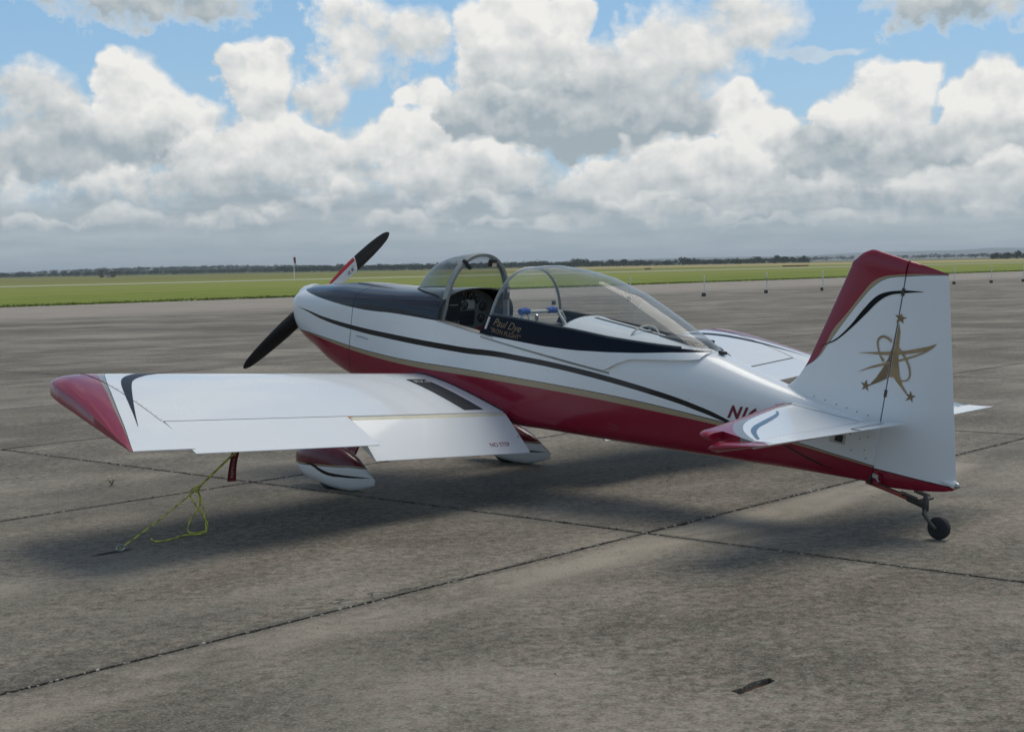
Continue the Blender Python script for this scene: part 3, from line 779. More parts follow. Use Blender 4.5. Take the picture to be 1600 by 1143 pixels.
mb = MB(); rows = []
def rud_bot(x): return interp(x, [(-4.45, .40), (-4.436, .385), (-4.41, .368), (-4.388, .359), (-4.30, .334), (-4.228, .316), (-4.06, .283), (-3.90, .262)])
RU = [0, .02, .1, .25, .45, .65, .85, .95, 1.0]
for v in [0, .004, .012, .025, .05] + frange(.08, .94, 22) + [.955, .97, .982, .992, 1.0]:
    L = []
    for u in RU:
        z_guess = lerp(.30, 1.62, v); x = lerp(HXR - .005, rud_te(z_guess), u)
        for _ in range(3):
            z = lerp(rud_bot(x), top_cap(x), v); x = lerp(HXR - .005, rud_te(z), u)
        end = math.sqrt(max(0, 1 - max(0, (abs(v - .5) - .46) / .04) ** 2)) if abs(v - .5) > .46 else 1
        L.append((x, (fin_half(x, z)) * max(end, .04), z))
    rows.append(L + [(x, -y, z) for x, y, z in L[::-1]])
mb.grid(rows, 0, True, True, True); rudder = part(mb, 'rudder', [L_fin], None, 50)
m = MB(); m.box((HXR - .001, 0, .93), (.0045, .0205, .63)); part(m, 'rudder_gap', M_seam, fin)
for z in (1.452, .835):
    m = MB(); m.box((HXR - .003, 0, z), (.009, .029, .022)); part(m, 'hinge', M_steel, rudder)
m = MB(); m.box((HXR - .002, 0, .325), (.008, .036, .055)); part(m, 'tail_post', M_dark, fin)
m = MB(); m.lathe([(0, .002), (.03, .012), (.09, .024), (.10, .024), (.104, .020)], (-4.335, .012, .415), (-1, -.03, .0), 14); nl_ = part(m, 'light_fairing', M_white, rudder)
m = MB(); m.lathe([(0, .019), (.012, .019), (.024, .013), (.030, .004)], (-4.438, .010, .414), (-1, 0, 0), 12); part(m, 'position_light', M_metal, rudder)
m = MB(); m.tube([(-3.93, .055, .335), (-3.96, .06, .32), (-3.975, .055, .30)], .006, 6); m.box((-3.945, .058, .335), (.02, .004, .012)); part(m, 'rudder_cable_end', M_metal, rudder)
# screws along the root fairing
m = MB()
for px_ in [(-3.42, .700), (-3.50, .695), (-3.585, .690), (-3.66, .686), (-3.735, .681), (-3.815, .678)]:
    m.lathe([(0, .0045), (.001, .003)], (px_[0], fin_half(*px_) + .0003, px_[1]), (0, 1, 0), 6)
for xx, zz in [(-3.74, .545), (-3.80, .53), (-3.84, .47), (-3.76, .45), (-3.85, .555), (-3.855, .42), (-3.70, .51)]:
    m.lathe([(0, .0045), (.001, .003)], (xx, fus_y(xx, zz) + .0003, zz), (0, 1, 0), 6)
part(m, 'fairing_screw', M_seam, fin, 0)['kind'] = 'stuff'
# inspection plate under the stabilizer
m = MB(); m.grid([[(x, fus_y(x, z) + .0025, z) for z in (.470, .50, .535)] for x in frange(-3.615, -3.715, 4)]); ip = part(m, 'inspection_plate', M_metal, fuselage)
m = MB(); m.grid([[(x, fus_y(x, z) + .0045, z) for z in (.482, .525)] for x in frange(-3.65, -3.70, 3)]); part(m, 'plate_opening', M_dark, ip)
# decals on fin and rudder
def fin_pt(x, z, out=.0022): return (x, fin_half(x, z) + out, z)
def fin_decal(name, polys, ribbons, mat):
    mf, mr = MB(), MB()
    for loop in polys:
        v, f = poly_geo(loop)
        cx = sum(p[0] for p in v) / len(v); (mf if cx > HXR else mr).add([fin_pt(a, b) for a, b in v], f)
    for A, Bq, off in ribbons:
        a, b = resample(A, 44), resample(Bq, 44)
        for i in range(43):
            q = [a[i], a[i + 1], b[i + 1], b[i]]; cx = sum(p[0] for p in q) / 4
            if abs(cx - HXR) < .006: continue
            (mf if cx > HXR else mr).add([fin_pt(p[0], p[1], off) for p in q], [(0, 1, 2, 3)])
    if mf.f: part(mf, name, mat, fin, 0)
    if mr.f: part(mr, name, mat, rudder, 0)
fin_decal('black_swoosh', [], [([(-3.395, 1.0145), (-3.445, 1.044), (-3.515, 1.095), (-3.592, 1.192), (-3.654, 1.294), (-3.725, 1.389), (-3.798, 1.434), (-3.911, 1.464), (-4.023, 1.478)],
                                [(-3.395, 1.0135), (-3.446, 1.038), (-3.517, 1.084), (-3.604, 1.179), (-3.677, 1.271), (-3.752, 1.367), (-3.820, 1.419), (-3.914, 1.449), (-4.023, 1.476)], .002)], M_black)
ST1 = [(-3.875, 1.31), (-3.905, 1.312), (-3.915, 1.328), (-3.92, 1.309), (-3.951, 1.307), (-3.928, 1.294), (-3.936, 1.269), (-3.914, 1.281), (-3.889, 1.268), (-3.896, 1.293)]
ST2 = [(-3.726, .865), (-3.751, .863), (-3.763, .889), (-3.771, .863), (-3.793, .865), (-3.778, .847), (-3.786, .82), (-3.765, .836), (-3.741, .821), (-3.75, .846)]
ST3 = [(-4.027, .865), (-4.051, .865), (-4.053, .889), (-4.068, .864), (-4.093, .865), (-4.072, .85), (-4.079, .822), (-4.06, .839), (-4.031, .821), (-4.046, .849)]
BL = [(-3.902, 1.271), (-3.899, 1.21), (-3.891, 1.121), (-3.882, 1.049), (-3.858, .985), (-3.825, .919), (-3.792, .869), (-3.785, .854), (-3.849, .895), (-3.890, .925)]
BL = [(-3.8945, 1.271), (-3.8935, 1.21), (-3.891, 1.121), (-3.882, 1.049), (-3.858, .985), (-3.825, .919), (-3.792, .869), (-3.785, .854), (-3.849, .895), (-3.891, .925), (-3.893, 1.0)]
BR = [(-3.903, .936), (-3.931, .942), (-3.955, .92), (-3.994, .889), (-4.039, .853), (-4.032, .872), (-3.996, .912), (-3.969, .964), (-3.945, 1.04), (-3.932, 1.13), (-3.925, 1.216), (-3.905, 1.272)]
for st_ in (ST1, ST2, ST3): fin_decal('emblem_star', [st_], [], M_golddark)
fin_decal('emblem_flare', [BR], [], M_goldleaf); fin_decal('emblem_flare', [BL], [], M_golddark)
lp = resample([(-3.848, 1.024), (-3.831, 1.043), (-3.812, 1.074), (-3.795, 1.117), (-3.796, 1.147), (-3.82, 1.168), (-3.856, 1.165), (-3.893, 1.145), (-3.937, 1.114), (-3.984, 1.072), (-4.019, 1.022), (-4.032, .979), (-4.026, .952), (-4.01, .939), (-3.988, .934)], 60)
tn = np.gradient(lp, axis=0); tn /= np.linalg.norm(tn, axis=1)[:, None]; nr = np.stack([-tn[:, 1], tn[:, 0]], 1); wv = (.0035 + .004 * np.sin(np.linspace(0, 3.1, 60)))[:, None]
fin_decal('emblem_orbit', [[(-3.823, 1.050), (-3.847, 1.043), (-3.858, 1.023), (-3.842, 1.020)]],
          [([(-3.676, 1.036), (-3.752, 1.057), (-3.834, 1.076), (-3.902, 1.094), (-3.976, 1.114), (-4.058, 1.147), (-4.116, 1.171), (-4.164, 1.197)], [(-3.676, 1.035), (-3.754, 1.048), (-3.837, 1.059), (-3.906, 1.073), (-3.98, 1.093), (-4.063, 1.122), (-4.12, 1.149), (-4.164, 1.196)], .0034),
           ([(-3.695, .922), (-3.769, .97), (-3.847, 1.009), (-3.913, 1.038), (-3.984, 1.072), (-4.064, 1.115), (-4.12, 1.152), (-4.157, 1.186)], [(-3.695, .921), (-3.771, .96), (-3.85, .995), (-3.916, 1.025), (-3.986, 1.06), (-4.066, 1.105), (-4.121, 1.145), (-4.157, 1.184)], .0034),
           (lp + nr * wv, lp - nr * wv, .0044)], M_goldleaf)

# ---- stabilizer and elevators
HZ, HXE = .615, -3.815
def st_le(y): return interp(abs(y), [(0, -3.215), (.14, -3.255), (1.20, -3.500), (1.28, -3.51), (1.325, -3.535), (1.34, -3.565)])
def st_t(u): return .034 * min(1.0, 2.4 * math.sqrt(max(u, 0))) * (1 - .25 * u)
SU = [0, .006, .02, .06, .14, .28, .45, .65, .85, 1.0]
def stab(sg):
    def ring(y, xend, k=1.0):
        le = st_le(y); L = [(lerp(le, xend, u), sg * y, st_t(u * (xend - le) / (HXE + .012 - le)) * k * lerp(1, .75, y / 1.3)) for u in SU]
        return [(a, b, HZ + c) for a, b, c in L] + [(a, b, HZ - c) for a, b, c in L[::-1]]
    mb = MB(); mb.grid([ring(y, HXE + .012) for y in frange(.05, 1.215, 14)], 0, True, True, True)
    mb.grid([ring(y, -3.612, k) for y, k in ((1.215, 1), (1.26, 1), (1.30, .9), (1.325, .7), (1.338, .35), (1.342, .1))], 0, True, True, True)
    st = part(mb, 'horizontal_stabilizer', [L_stab], None, 50)
    # blue swallow stripe
    A = [(-3.431, .448), (-3.482, .527), (-3.561, .775), (-3.611, .925), (-3.671, 1.033), (-3.765, 1.125), (-3.801, 1.150)]
    Bq = [(-3.452, .452), (-3.512, .540), (-3.590, .757), (-3.636, .899), (-3.697, 1.014), (-3.777, 1.104), (-3.801, 1.123)]
    a, b = resample(A, 50), resample(Bq, 50); m = MB()
    def tz(x, y): le = st_le(y); return HZ + st_t((le - x) / (le - HXE - .012)) * lerp(1, .75, y / 1.3)
    for off, q0, q1, mt, nm in ((.0020, 0, 1, M_navy, 'swallow_stripe'), (.0030, .12, .45, M_gold, 'stripe_highlight')):
        m = MB(); m.grid([[(lerp(p[0], q[0], t), sg * lerp(p[1], q[1], t), tz(lerp(p[0], q[0], t), lerp(p[1], q[1], t)) + off) for t in frange(q0, q1, 3)] for p, q in zip(a, b)])
        if nm == 'swallow_stripe': part(m, nm, simple('stripe_blue', (.03, .075, .13), .3, coat=.5) if 'stripe_blue' not in MATS else MATS['stripe_blue'], st, 60)
    m = MB(); m.tube([(x, sg * (.052 + max(fus_y(x, .63), fin_half(x, .72))), tz(x, .2) + .0005) for x in frange(-3.25, -3.80, 12)], .0014, 5); part(m, 'stabilizer_root_joint', M_seam, st)
    # elevator with its balance horn, trailing edge up
    ang = R(-17); ca, sa = math.cos(ang), math.sin(ang)
    def rot(x, y, z): dx, dz = x - HXE, z; return (HXE + dx * ca - dz * sa, sg * y, HZ + dx * sa + dz * ca)
    def ch(y): return lerp(.272, .145, (y - .07) / 1.27)
    def er(y, x0, x1, t0, k=1.0):
        # x0 front, x1 trailing edge (offsets from the hinge, aft negative)
        L = []
        for u in (0, .03, .1, .25, .5, .75, 1.0):
            x = lerp(x0, x1, u); L.append((HXE + x, y, t0 * k * min(1, 3.2 * math.sqrt(u)) * (1 - u) ** .85 + .0012))
        return [rot(a, b, c) for a, b, c in L] + [rot(a, b, -c) for a, b, c in L[::-1]]
    mb = MB(); rows = [er(y, .004, -ch(y), lerp(.031, .026, y)) for y in frange(.066, 1.222, 12)]
    mb.grid(rows, 0, True, True, True)
    mb.grid([er(y, .205, -ch(y), .030, k) for y, k in ((1.222, 1), (1.27, 1), (1.305, .95), (1.328, .75), (1.340, .4), (1.344, .1))], 1, True, True, True)
    elv = part(mb, 'elevator', [M_white, M_elev], None, 45)
    m = MB(); m.box(rot(-.0 + HXE + .004, .63, .0), (.006, .56, .016)); part(m, 'elevator_gap', M_seam, st)
    if sg > 0:
        m = MB(); m.tube([rot(HXE - .17, .48, .0135), rot(HXE - ch(.48) - .001, .48, .002)], .0022, 4); m.tube([rot(HXE - .17, .48, .0135), rot(HXE - .17, .12, .0145)], .0014, 4); part(m, 'trim_tab_line', M_seam, elv)
def horn_mat():
    m, nt, b = base_mat('horn_paint'); tc = nt.nodes.new('ShaderNodeTexCoord'); x, y, z = split(nt, tc.outputs['Object'])
    put(nt, mix(nt, (x + (y.abs() - 1.22) * 1.2).gt(-3.90), WHITE, RED), b.inputs['Base Color']); paint_finish(nt, b); return m
M_elev = horn_mat()
stab(1); stab(-1)

# ---- registration
v, f = text_geo('N16', .112, .28, .98, .0045); m = MB()
def side(x, z): return (x, fus_y(x, z) + .0022, z)
m.add([side(-2.915 - q[0] * .95, .452 + q[1] + .10 * q[0]) for q in v], f); part(m, 'registration', M_maroon, fuselage, 0)
m = MB()
for k in range(2):
    v, f = text_geo('CAUTION ' if k == 0 else 'NO PUSH', .018, 0); m.add([side(-2.03 - q[0], .183 - k * .026 + q[1]) for q in v], f)
part(m, 'small_placard', simple('placard_pink', (.30, .08, .09), .5), fuselage, 0)

# ---- landing gear
GX, GZ = .0904, -.812
def pant(sg):
    mb = MB(); rows = []
    prof = [(.435, .008, -.045, -.065), (.425, .032, -.012, -.098), (.395, .058, .030, -.130), (.345, .084, .072, -.158), (.265, .106, .112, -.174), (.16, .117, .140, -.182), (.05, .117, .150, -.184),
            (-.06, .108, .146, -.180), (-.16, .093, .130, -.168), (-.26, .070, .104, -.150), (-.35, .045, .070, -.115), (-.43, .020, .034, -.075), (-.49, .006, .006, -.044), (-.492, .004, .004, -.042)]
    for x, w, zu, zl in prof:
        r = []
        for k in range(24):
            a = 2 * math.pi * k / 24; c, s_ = math.cos(a), math.sin(a); r.append((x, w * math.copysign(abs(c) ** .8, c), (zu - zl) / 2 * math.copysign(abs(s_) ** .82, s_) + (zu + zl) / 2))
        rows.append(r)
    mb.grid(rows, 0, True, True, True)
    p = mb.build('wheel_fairing', [L_pant], plane, 50); p.location = LOC + Vector((GX - .02, sg * .94, GZ + .205))
    m = MB(); m.tube([(.08, 0, .149), (-.06, 0, .147), (-.16, 0, .131), (-.26, 0, .105), (-.35, 0, .071), (-.43, 0, .035), (-.49, 0, .006)], .002, 4); part_ = m.build('fairing_joint', M_gold, p, 0)
    m = MB(); m.lathe([(-.055, .10), (-.05, .155), (-.03, .172), (.03, .172), (.05, .155), (.055, .10)], (.02, 0, -.035), (0, 1, 0), 28); m.build('tyre', M_rubber, p)
    # leg: a flat tapered blade with a red cuff
    a, b = Vector((.28, .33, -.10)), Vector((.0, .865, -.525)); rows = []
    ax = (b - a).normalized()
    rows = []
    for t in frange(0, 1, 8):
        c = a.lerp(b, t); cw = lerp(.075, .045, t); th = lerp(.018, .012, t); fw = (Vector((1, 0, 0)) - ax * ax.x).normalized(); up = ax.cross(fw)
        rows.append([(lambda q: (q.x, sg * q.y, q.z))(c + fw * cw * math.cos(w_) + up * th * math.sin(w_)) for w_ in [2 * math.pi * i / 14 for i in range(14)]])
    m = MB(); m.grid(rows, 0, True, True, True); lg = part(m, 'gear_leg', M_white, None)
    rows = []
    for t in frange(.87, 1.03, 4):
        c = a.lerp(b, t); cw = lerp(.062, .075, (t - .8) / .23); th = lerp(.02, .03, (t - .8) / .23); fw = (Vector((1, 0, 0)) - ax * ax.x).normalized(); up = ax.cross(fw)
        rows.append([(lambda q: (q.x, sg * q.y, q.z))(c + fw * cw * math.cos(w_) + up * th * math.sin(w_)) for w_ in [2 * math.pi * i / 14 for i in range(14)]])
    m = MB(); m.grid(rows, 0, True, True, True); part(m, 'leg_cuff', M_maroonp, lg)
M_maroonp = paint('dark_red_paint', (.10, .008, .016))
pant(1); pant(-1)

# ---- tail wheel
tw = Vector((-4.378, 0, .134))
m = MB(); m.tube([(-3.86, 0, .272), (-4.0, 0, .262), (-4.16, 0, .248), (-4.25, 0, .243)], [.016, .014, .013, .013], 8); spring = part(m, 'tail_spring', M_rust, None)
m = MB(); m.tube([(-4.15, 0, .249), (-4.27, 0, .236)], .019, 10); part(m, 'spring_socket', M_steel, spring)
m = MB(); m.lathe([(-.040, .016), (-.03, .021), (.028, .021), (.040, .015), (.058, .012), (.066, .007)], (-4.268, 0, .245), (.17, 0, .98), 12); m.tube([(-4.27, .0, .225), (-4.285, .035, .20), (-4.33, .042, .165), (-4.378, .040, .134)], [.014, .013, .011, .013], 10)
m.tube([(-4.378, .045, .134), (-4.378, -.03, .134)], .009, 8)
m.box((-4.262, 0, .275), (.012, .075, .006)); fork = part(m, 'tail_wheel_fork', M_steel, None)
m = MB(); m.lathe([(-.028, .028), (-.026, .050), (-.018, .066), (0, .069), (.018, .066), (.026, .050), (.028, .028)], tw, (0, 1, 0), 28); tyre = part(m, 'tail_wheel', M_rubber, None)
m = MB(); m.lathe([(-.026, .004), (-.024, .030), (.024, .030), (.027, .012), (.032, .010)], tw, (0, 1, 0), 18); part(m, 'wheel_hub', M_steel, tyre)
for sg in (1, -1):
    m = MB(); p0, p1 = Vector((-3.99, sg * .075, .30)), Vector((-4.262, sg * .072, .278))
    L = [p0.lerp(p1, t) for t in frange(0, .55, 10)]
    m.tube(L, .0045, 5); ch_ = part(m, 'steering_chain', M_steel, None)
    m = MB(); cpts = []
    for i in range(73):
        t = lerp(.55, .95, i / 72); c = p0.lerp(p1, t); a = i * math.pi / 4; cpts.append(c + Vector((0, math.cos(a), math.sin(a))) * .011)
    m.tube(cpts, .0038, 5, caps=False); part(m, 'steering_spring', M_steel, ch_)
# rudder horn above the chains
m = MB(); m.box((-3.965, 0, .302), (.018, .085, .005)); part(m, 'rudder_horn', M_red, None)

# ---- propeller
PXX, PZ = 1.625, .325
prop = MB(); prop.lathe([(-.02, .07), (.05, .07), (.055, .05)], (PXX - .03, 0, PZ), (1, 0, 0), 20); prop = part(prop, 'propeller_hub', M_steel, None)
m = MB(); m.lathe([(0, .118), (.03, .116), (.08, .103), (.14, .080), (.19, .050), (.225, .022), (.235, .004)], (PXX + .03, 0, PZ), (1, 0, 0), 28); part(m, 'spinner', M_white, None)
def blade_mat(name, deco):
    m, nt, b = base_mat(name); tc = nt.nodes.new('ShaderNodeTexCoord'); x, y, z = split(nt, tc.outputs['Object'])
    if deco:
        c = mix(nt, x.lt(.475 + y * .25), M_prop_c, (.78, .78, .77))
        c = mix(nt, y.gt(.040) * x.lt(.478), c, (.55, .03, .035)); put(nt, c, b.inputs['Base Color']); set_in(b, Roughness=.35)
    else:
        n = noise(nt, tc.outputs['Object'], 30, 4, .6); put(nt, mix(nt, n.sstep(.4, .7), M_prop_c, (.02, .019, .018)), b.inputs['Base Color']); set_in(b, Roughness=.42)
    return m
M_prop_c = (.012, .0115, .012)
def blade(ang, deco):
    # local: x along the blade, y across it, z through it
    rows = []
    for r, c, tw_, th in [(.05, .07, 48, .05), (.12, .10, 44, .045), (.2, .128, 38, .036), (.3, .142, 32, .028), (.42, .148, 27, .022), (.55, .142, 23, .017), (.68, .128, 20, .013), (.79, .106, 18, .010), (.86, .082, 17, .008), (.895, .056, 16, .006), (.915, .028, 16, .004), (.921, .006, 16, .002)]:
        rr = []
        for k in range(16):
            a = 2 * math.pi * k / 16; yy = c / 2 * math.cos(a); zz = th / 2 * math.sin(a) * (1.5 if math.sin(a) > 0 else .5); yy += .018 * (r / .92) ** 2 * (0)
            q = R(tw_ - 20); rr.append((r, yy * math.cos(q) - zz * math.sin(q), yy * math.sin(q) + zz * math.cos(q)))
        rows.append(rr)
    m = MB(); m.grid(rows, 0, True, True, True)
    o = m.build('blade', blade_mat('blade_paint_' + ('marked' if deco else 'plain'), deco), prop, 40)
    u = Vector((0, math.cos(ang), math.sin(ang))); f = Vector((1, 0, 0)); v_ = f.cross(u)     # u along blade, v across
    o.matrix_local = Matrix.Translation((PXX, 0, PZ)) @ Matrix((u, -v_ if deco else -v_, -f)).transposed().to_4x4()
    return o
# upper blade leans to the right-hand side, lower to the left
ANG = math.atan2(.572, -.722)
b_up = blade(ANG, True); b_dn = blade(ANG + math.pi, False)
v, f = text_geo('ILK', .062, .25, 1.05)
def on_blade(q):
    r = .345 + q[0]; yy = -.030 + q[1]
    b_c = interp(r, [(.2, .128), (.3, .142), (.42, .148), (.55, .142)]); tw_ = interp(r, [(.2, 38), (.3, 32), (.42, 27), (.55, 23)]); th = interp(r, [(.2, .036), (.3, .028), (.42, .022), (.55, .017)])
    zz = th / 2 * 1.5 * math.sqrt(max(0, 1 - (yy / (b_c / 2)) ** 2)) + .0015; w = R(tw_ - 20)
    return (r, yy * math.cos(w) - zz * math.sin(w), yy * math.sin(w) + zz * math.cos(w))
m = MB(); m.add([on_blade(q) for q in v], f); m.build('blade_lettering', M_navy, b_up, 0)

# ------------------------------------------------------------------ ground: slabs of old concrete
A_DIR = np.array([.662, .7495]); B_DIR = np.array([-.7495, .662]); A_DIR = A_DIR / np.linalg.norm(A_DIR); B_DIR = np.array([-A_DIR[1], A_DIR[0]])
P0 = np.array([.80, 8.97]); LA, LB = 6.08, 3.81
def concrete_mat():
    m, nt, b = base_mat('worn_concrete')
    g = nt.nodes.new('ShaderNodeNewGeometry'); pos = g.outputs['Position']; x, y, z = split(nt, pos)
    qa = (x - float(P0[0])) * float(A_DIR[0]) + (y - float(P0[1])) * float(A_DIR[1])
    qb = (x - float(P0[0])) * float(B_DIR[0]) + (y - float(P0[1])) * float(B_DIR[1])
    al = combine(nt, qa * .30, qb, 0.0)                       # slabs were floated along their length
    big = noise(nt, pos, .33, 3, .55); mid = noise(nt, pos, 1.6, 4, .62); fin_ = noise(nt, pos, 17, 5, .75); grit = noise(nt, pos, 70, 4, .75)
    brush = noise(nt, al, 5.5, 4, .65); brush2 = noise(nt, al, 1.3, 4, .6)
    oi = nt.nodes.new('ShaderNodeObjectInfo'); rnd = NX(nt, oi.outputs['Random'])
    t = (big - .5) * 1.15 + .225 + (mid - .5) * .55 + .15 + brush * .20 + (brush2 - .5) * .6 + .15 + (fin_ - .5) * 1.5 + (rnd - .5) * .06
    c = mix(nt, t.sstep(.34, .96), (.082, .070, .052), (.300, .265, .212))
    hue = noise(nt, combine(nt, qa * .6, qb, 5.0), 16, 3, .65); hue2 = noise(nt, combine(nt, qa * .6 + 4.0, qb, 1.0), 22, 3, .65)
    c = mix(nt, hue.sstep(.50, .62) * .40, c, (.235, .180, .140)); c = mix(nt, hue2.sstep(.50, .62) * .40, c, (.170, .172, .125))
    # paler laitance worn bare beside the joint nearest the camera
    pale = (1.0 - ((qb + .27).abs() * 3.4 + (mid - .5) * 1.6 + (big - .5) * 1.8).sstep(.25, .95)) * qb.lt(-.015) * qa.lt(4.0)
    pale = pale * (brush2 + mid * .6).sstep(.55, .95)
    c = mix(nt, pale * .75, c, (.37, .325, .255))
    # scaling: patches where the surface skin has come off and darker mould has settled
    sc = (noise(nt, al, .9, 6, .68) + (fin_ - .5) * .25).sstep(.55, .66)
    c = mix(nt, sc * .45, c, (.088, .084, .074))
    sc2 = (noise(nt, combine(nt, qa * .5 + 9.1, qb, 3.0), 2.4, 6, .7) + (fin_ - .5) * .3).sstep(.60, .72)
    c = mix(nt, sc2 * .5, c, (.33, .295, .235))
    # dirt and damp drawn along the joints
    ja = ((qa / LA + 1000.5)._op('FRACT', qa / LA + 1000.5) - .5).abs() * LA; jb = ((qb / LB + 1000.5)._op('FRACT', qb / LB + 1000.5) - .5).abs() * LB
    jd = ja.min(jb); c = mix(nt, (1.0 - (jd + (mid - .5) * .10 + (fin_ - .5) * .05).sstep(.0, .075)) * .55, c, (.060, .052, .040))
    # dark weathered areas spreading over several slabs
    wz = noise(nt, combine(nt, qa * .55, qb, 7.0), .42, 4, .6); c = mix(nt, (wz + (fin_ - .5) * .2).sstep(.50, .64) * .38, c, (.085, .078, .060))
    # hairline cracks
    vo = nt.nodes.new('ShaderNodeTexVoronoi'); vo.feature = 'DISTANCE_TO_EDGE'; vo.voronoi_dimensions = '2D'; vo.inputs['Scale'].default_value = .22
    wj = noise(nt, pos, 1.1, 4, .6, '3D', 1); wa, wb_, _w = split(nt, wj)
    nt.links.new(combine(nt, x + (wa - .5) * .9, y + (wb_ - .5) * .9), vo.inputs['Vector'])
    crack = NX(nt, vo.outputs['Distance']).lt(.0013) * (noise(nt, pos, .5, 2, .5)).gt(.50)
    c = mix(nt, crack * .75, c, (.04, .036, .03))
    # exposed aggregate: light and dark grains
    c = mix(nt, grit.sstep(.53, .64) * .55, c, (.38, .34, .28))
    c = mix(nt, (1.0 - grit.sstep(.36, .46)) * .62, c, (.060, .052, .040))
    # far down the apron: long dark tar streaks, and a paler shoulder by the grass
    far = y.sstep(20.0, 45.0)
    sk = noise(nt, combine(nt, x * .05, y * .5, 0.0), 1.0, 5, .6)
    c = mix(nt, far * sk.sstep(.50, .62) * .5, c, (.115, .100, .082))
    c = mix(nt, far * (1.0 - sk.sstep(.34, .46)) * .35, c, (.33, .295, .25))
    ed = (x - 10.0) * -.714 + (y - 115.0) * .70
    c = mix(nt, (ed + (sk - .5) * 14.0).sstep(-26.0, -17.0) * .55, c, (.40, .345, .29))
    nt.links.new(c, b.inputs['Base Color']); put(nt, .86 + (mid - .5) * .2, b.inputs['Roughness'])
    b.inputs['Specular IOR Level'].default_value = .25
    bp = nt.nodes.new('ShaderNodeBump'); bp.inputs['Strength'].default_value = .55; bp.inputs['Distance'].default_value = .006
    put(nt, grit * .5 + fin_ * .8 + brush * .35, bp.inputs['Height']); nt.links.new(bp.outputs[0], b.inputs['Normal'])
    return m
M_conc = concrete_mat()
def soil_mat(name, c0, c1, sc=3.0):
    m, nt, b = base_mat(name); g = nt.nodes.new('ShaderNodeNewGeometry')
    n = noise(nt, g.outputs['Position'], sc, 5, .65); nt.links.new(mix(nt, n.sstep(.35, .65), c0, c1), b.inputs['Base Color']); set_in(b, Roughness=.95); return m
M_joint = soil_mat('joint_dirt', (.012, .011, .010), (.045, .038, .028), 9.0)
def ab(p): return np.array([P0 + A_DIR * a + B_DIR * c for a, c in p])
# grass meets the concrete along this line
E0, E_DIR = np.array([10.0, 115.0]), np.array([.700, .714]); E_DIR = E_DIR / np.linalg.norm(E_DIR); E_N = np.array([-E_DIR[1], E_DIR[0]])
def past_edge(p): return float((np.array(p) - E0) @ E_N)
def in_view(p, mg=1.0): return p[1] > 2.2 and abs(p[0]) < p[1] * .37 + mg
apron = empty('apron', (0, 0, 0)); apron_v = []
W_J = .024
def slab_outline(i, j, jit):
    a0, a1, b0, b1 = i * LA + W_J / 2, (i + 1) * LA - W_J / 2, j * LB + W_J / 2, (j + 1) * LB - W_J / 2
    if not jit: return [(a0, b0), (a1, b0), (a1, b1), (a0, b1)]
    r = np.random.default_rng(i * 101 + j * 7 + 5000); out = []
    for (s0, s1), L in ((((a0, b0), (a1, b0)), LA), (((a1, b0), (a1, b1)), LB), (((a1, b1), (a0, b1)), LA), (((a0, b1), (a0, b0)), LB)):
        n = int(L / .07) if jit > 1 else int(L / .2); w = r.normal(0, 1, n + 4); w = np.convolve(w, [.25, .5, .25], 'same')[2:-2]; sp = np.where(r.random(n) < .04, r.uniform(.004, .022, n), 0)
        d = (s1[0] - s0[0], s1[1] - s0[1]); l = math.hypot(*d); nx_, ny_ = -d[1] / l, d[0] / l
        for k in range(n):
            t = k / n; o = (abs(w[k]) * .0022 + sp[k]) if 0 < k else .004
            out.append((s0[0] + d[0] * t + nx_ * o, s0[1] + d[1] * t + ny_ * o))
    return out
near, far_cells = [], []
for i in range(-26, 40):
    for j in range(-40, 34):
        c = P0 + A_DIR * (i + .5) * LA + B_DIR * (j + .5) * LB
        if past_edge(c) > 1.5: continue
        corners = ab([(i * LA, j * LB), ((i + 1) * LA, j * LB), ((i + 1) * LA, (j + 1) * LB), (i * LA, (j + 1) * LB)])
        vis = any(in_view(q, .6) for q in corners) or in_view(c, 3.5)
        if vis and c[1] < 46: near.append((i, j, c[1]))
        elif -30 < c[1] < 230 and abs(c[0]) < 130: far_cells.append((i, j))
HOLE = [(.822, 5.596), (.850, 5.545), (.925, 5.625), (.960, 5.652), (1.018, 5.722), (1.002, 5.764), (.952, 5.735), (.905, 5.690), (.87, 5.630)]
def slab(i, j, d):
    jit = 2 if d < 17 else 1
    o2 = slab_outline(i, j, jit); W = ab(o2)
    holes = []
    cell = lambda p: (math.floor((np.array(p) - P0) @ A_DIR / LA), math.floor((np.array(p) - P0) @ B_DIR / LB))
    if cell(HOLE[0]) == (i, j): holes.append(HOLE)
    v, f = poly_geo([tuple(p) for p in W], holes)
    mb = MB(); mb.add([(a, b, 0.0) for a, b in v], f)
    loops = [W] + [np.array(h) for h in holes]
    for L in loops:
        n = len(L); mb.add([(p[0], p[1], 0) for p in L] + [(p[0], p[1], -.06) for p in L], [(k, (k + 1) % n, n + (k + 1) % n, n + k) for k in range(n)])
    o = mb.build('concrete_slab', M_conc, apron, 0)
    bm = bmesh.new(); bm.from_mesh(o.data); bmesh.ops.recalc_face_normals(bm, faces=bm.faces); bm.to_mesh(o.data); bm.free()
for t in near: slab(*t)
mb = MB()
for i, j in far_cells:
    W = ab(slab_outline(i, j, 0)); mb.add([(p[0], p[1], 0) for p in W], [(0, 1, 2, 3)])
fs = mb.build('distant_concrete_slabs', M_conc, apron, 0); fs['kind'] = 'stuff'
tag(apron, kind='structure')
bed = mesh_obj('apron_bed', [(-170, -60, -.03), (170, -60, -.03), (200, 240, -.03), (-170, 240, -.03)], [(0, 1, 2, 3)], M_joint); tag(bed, kind='structure')
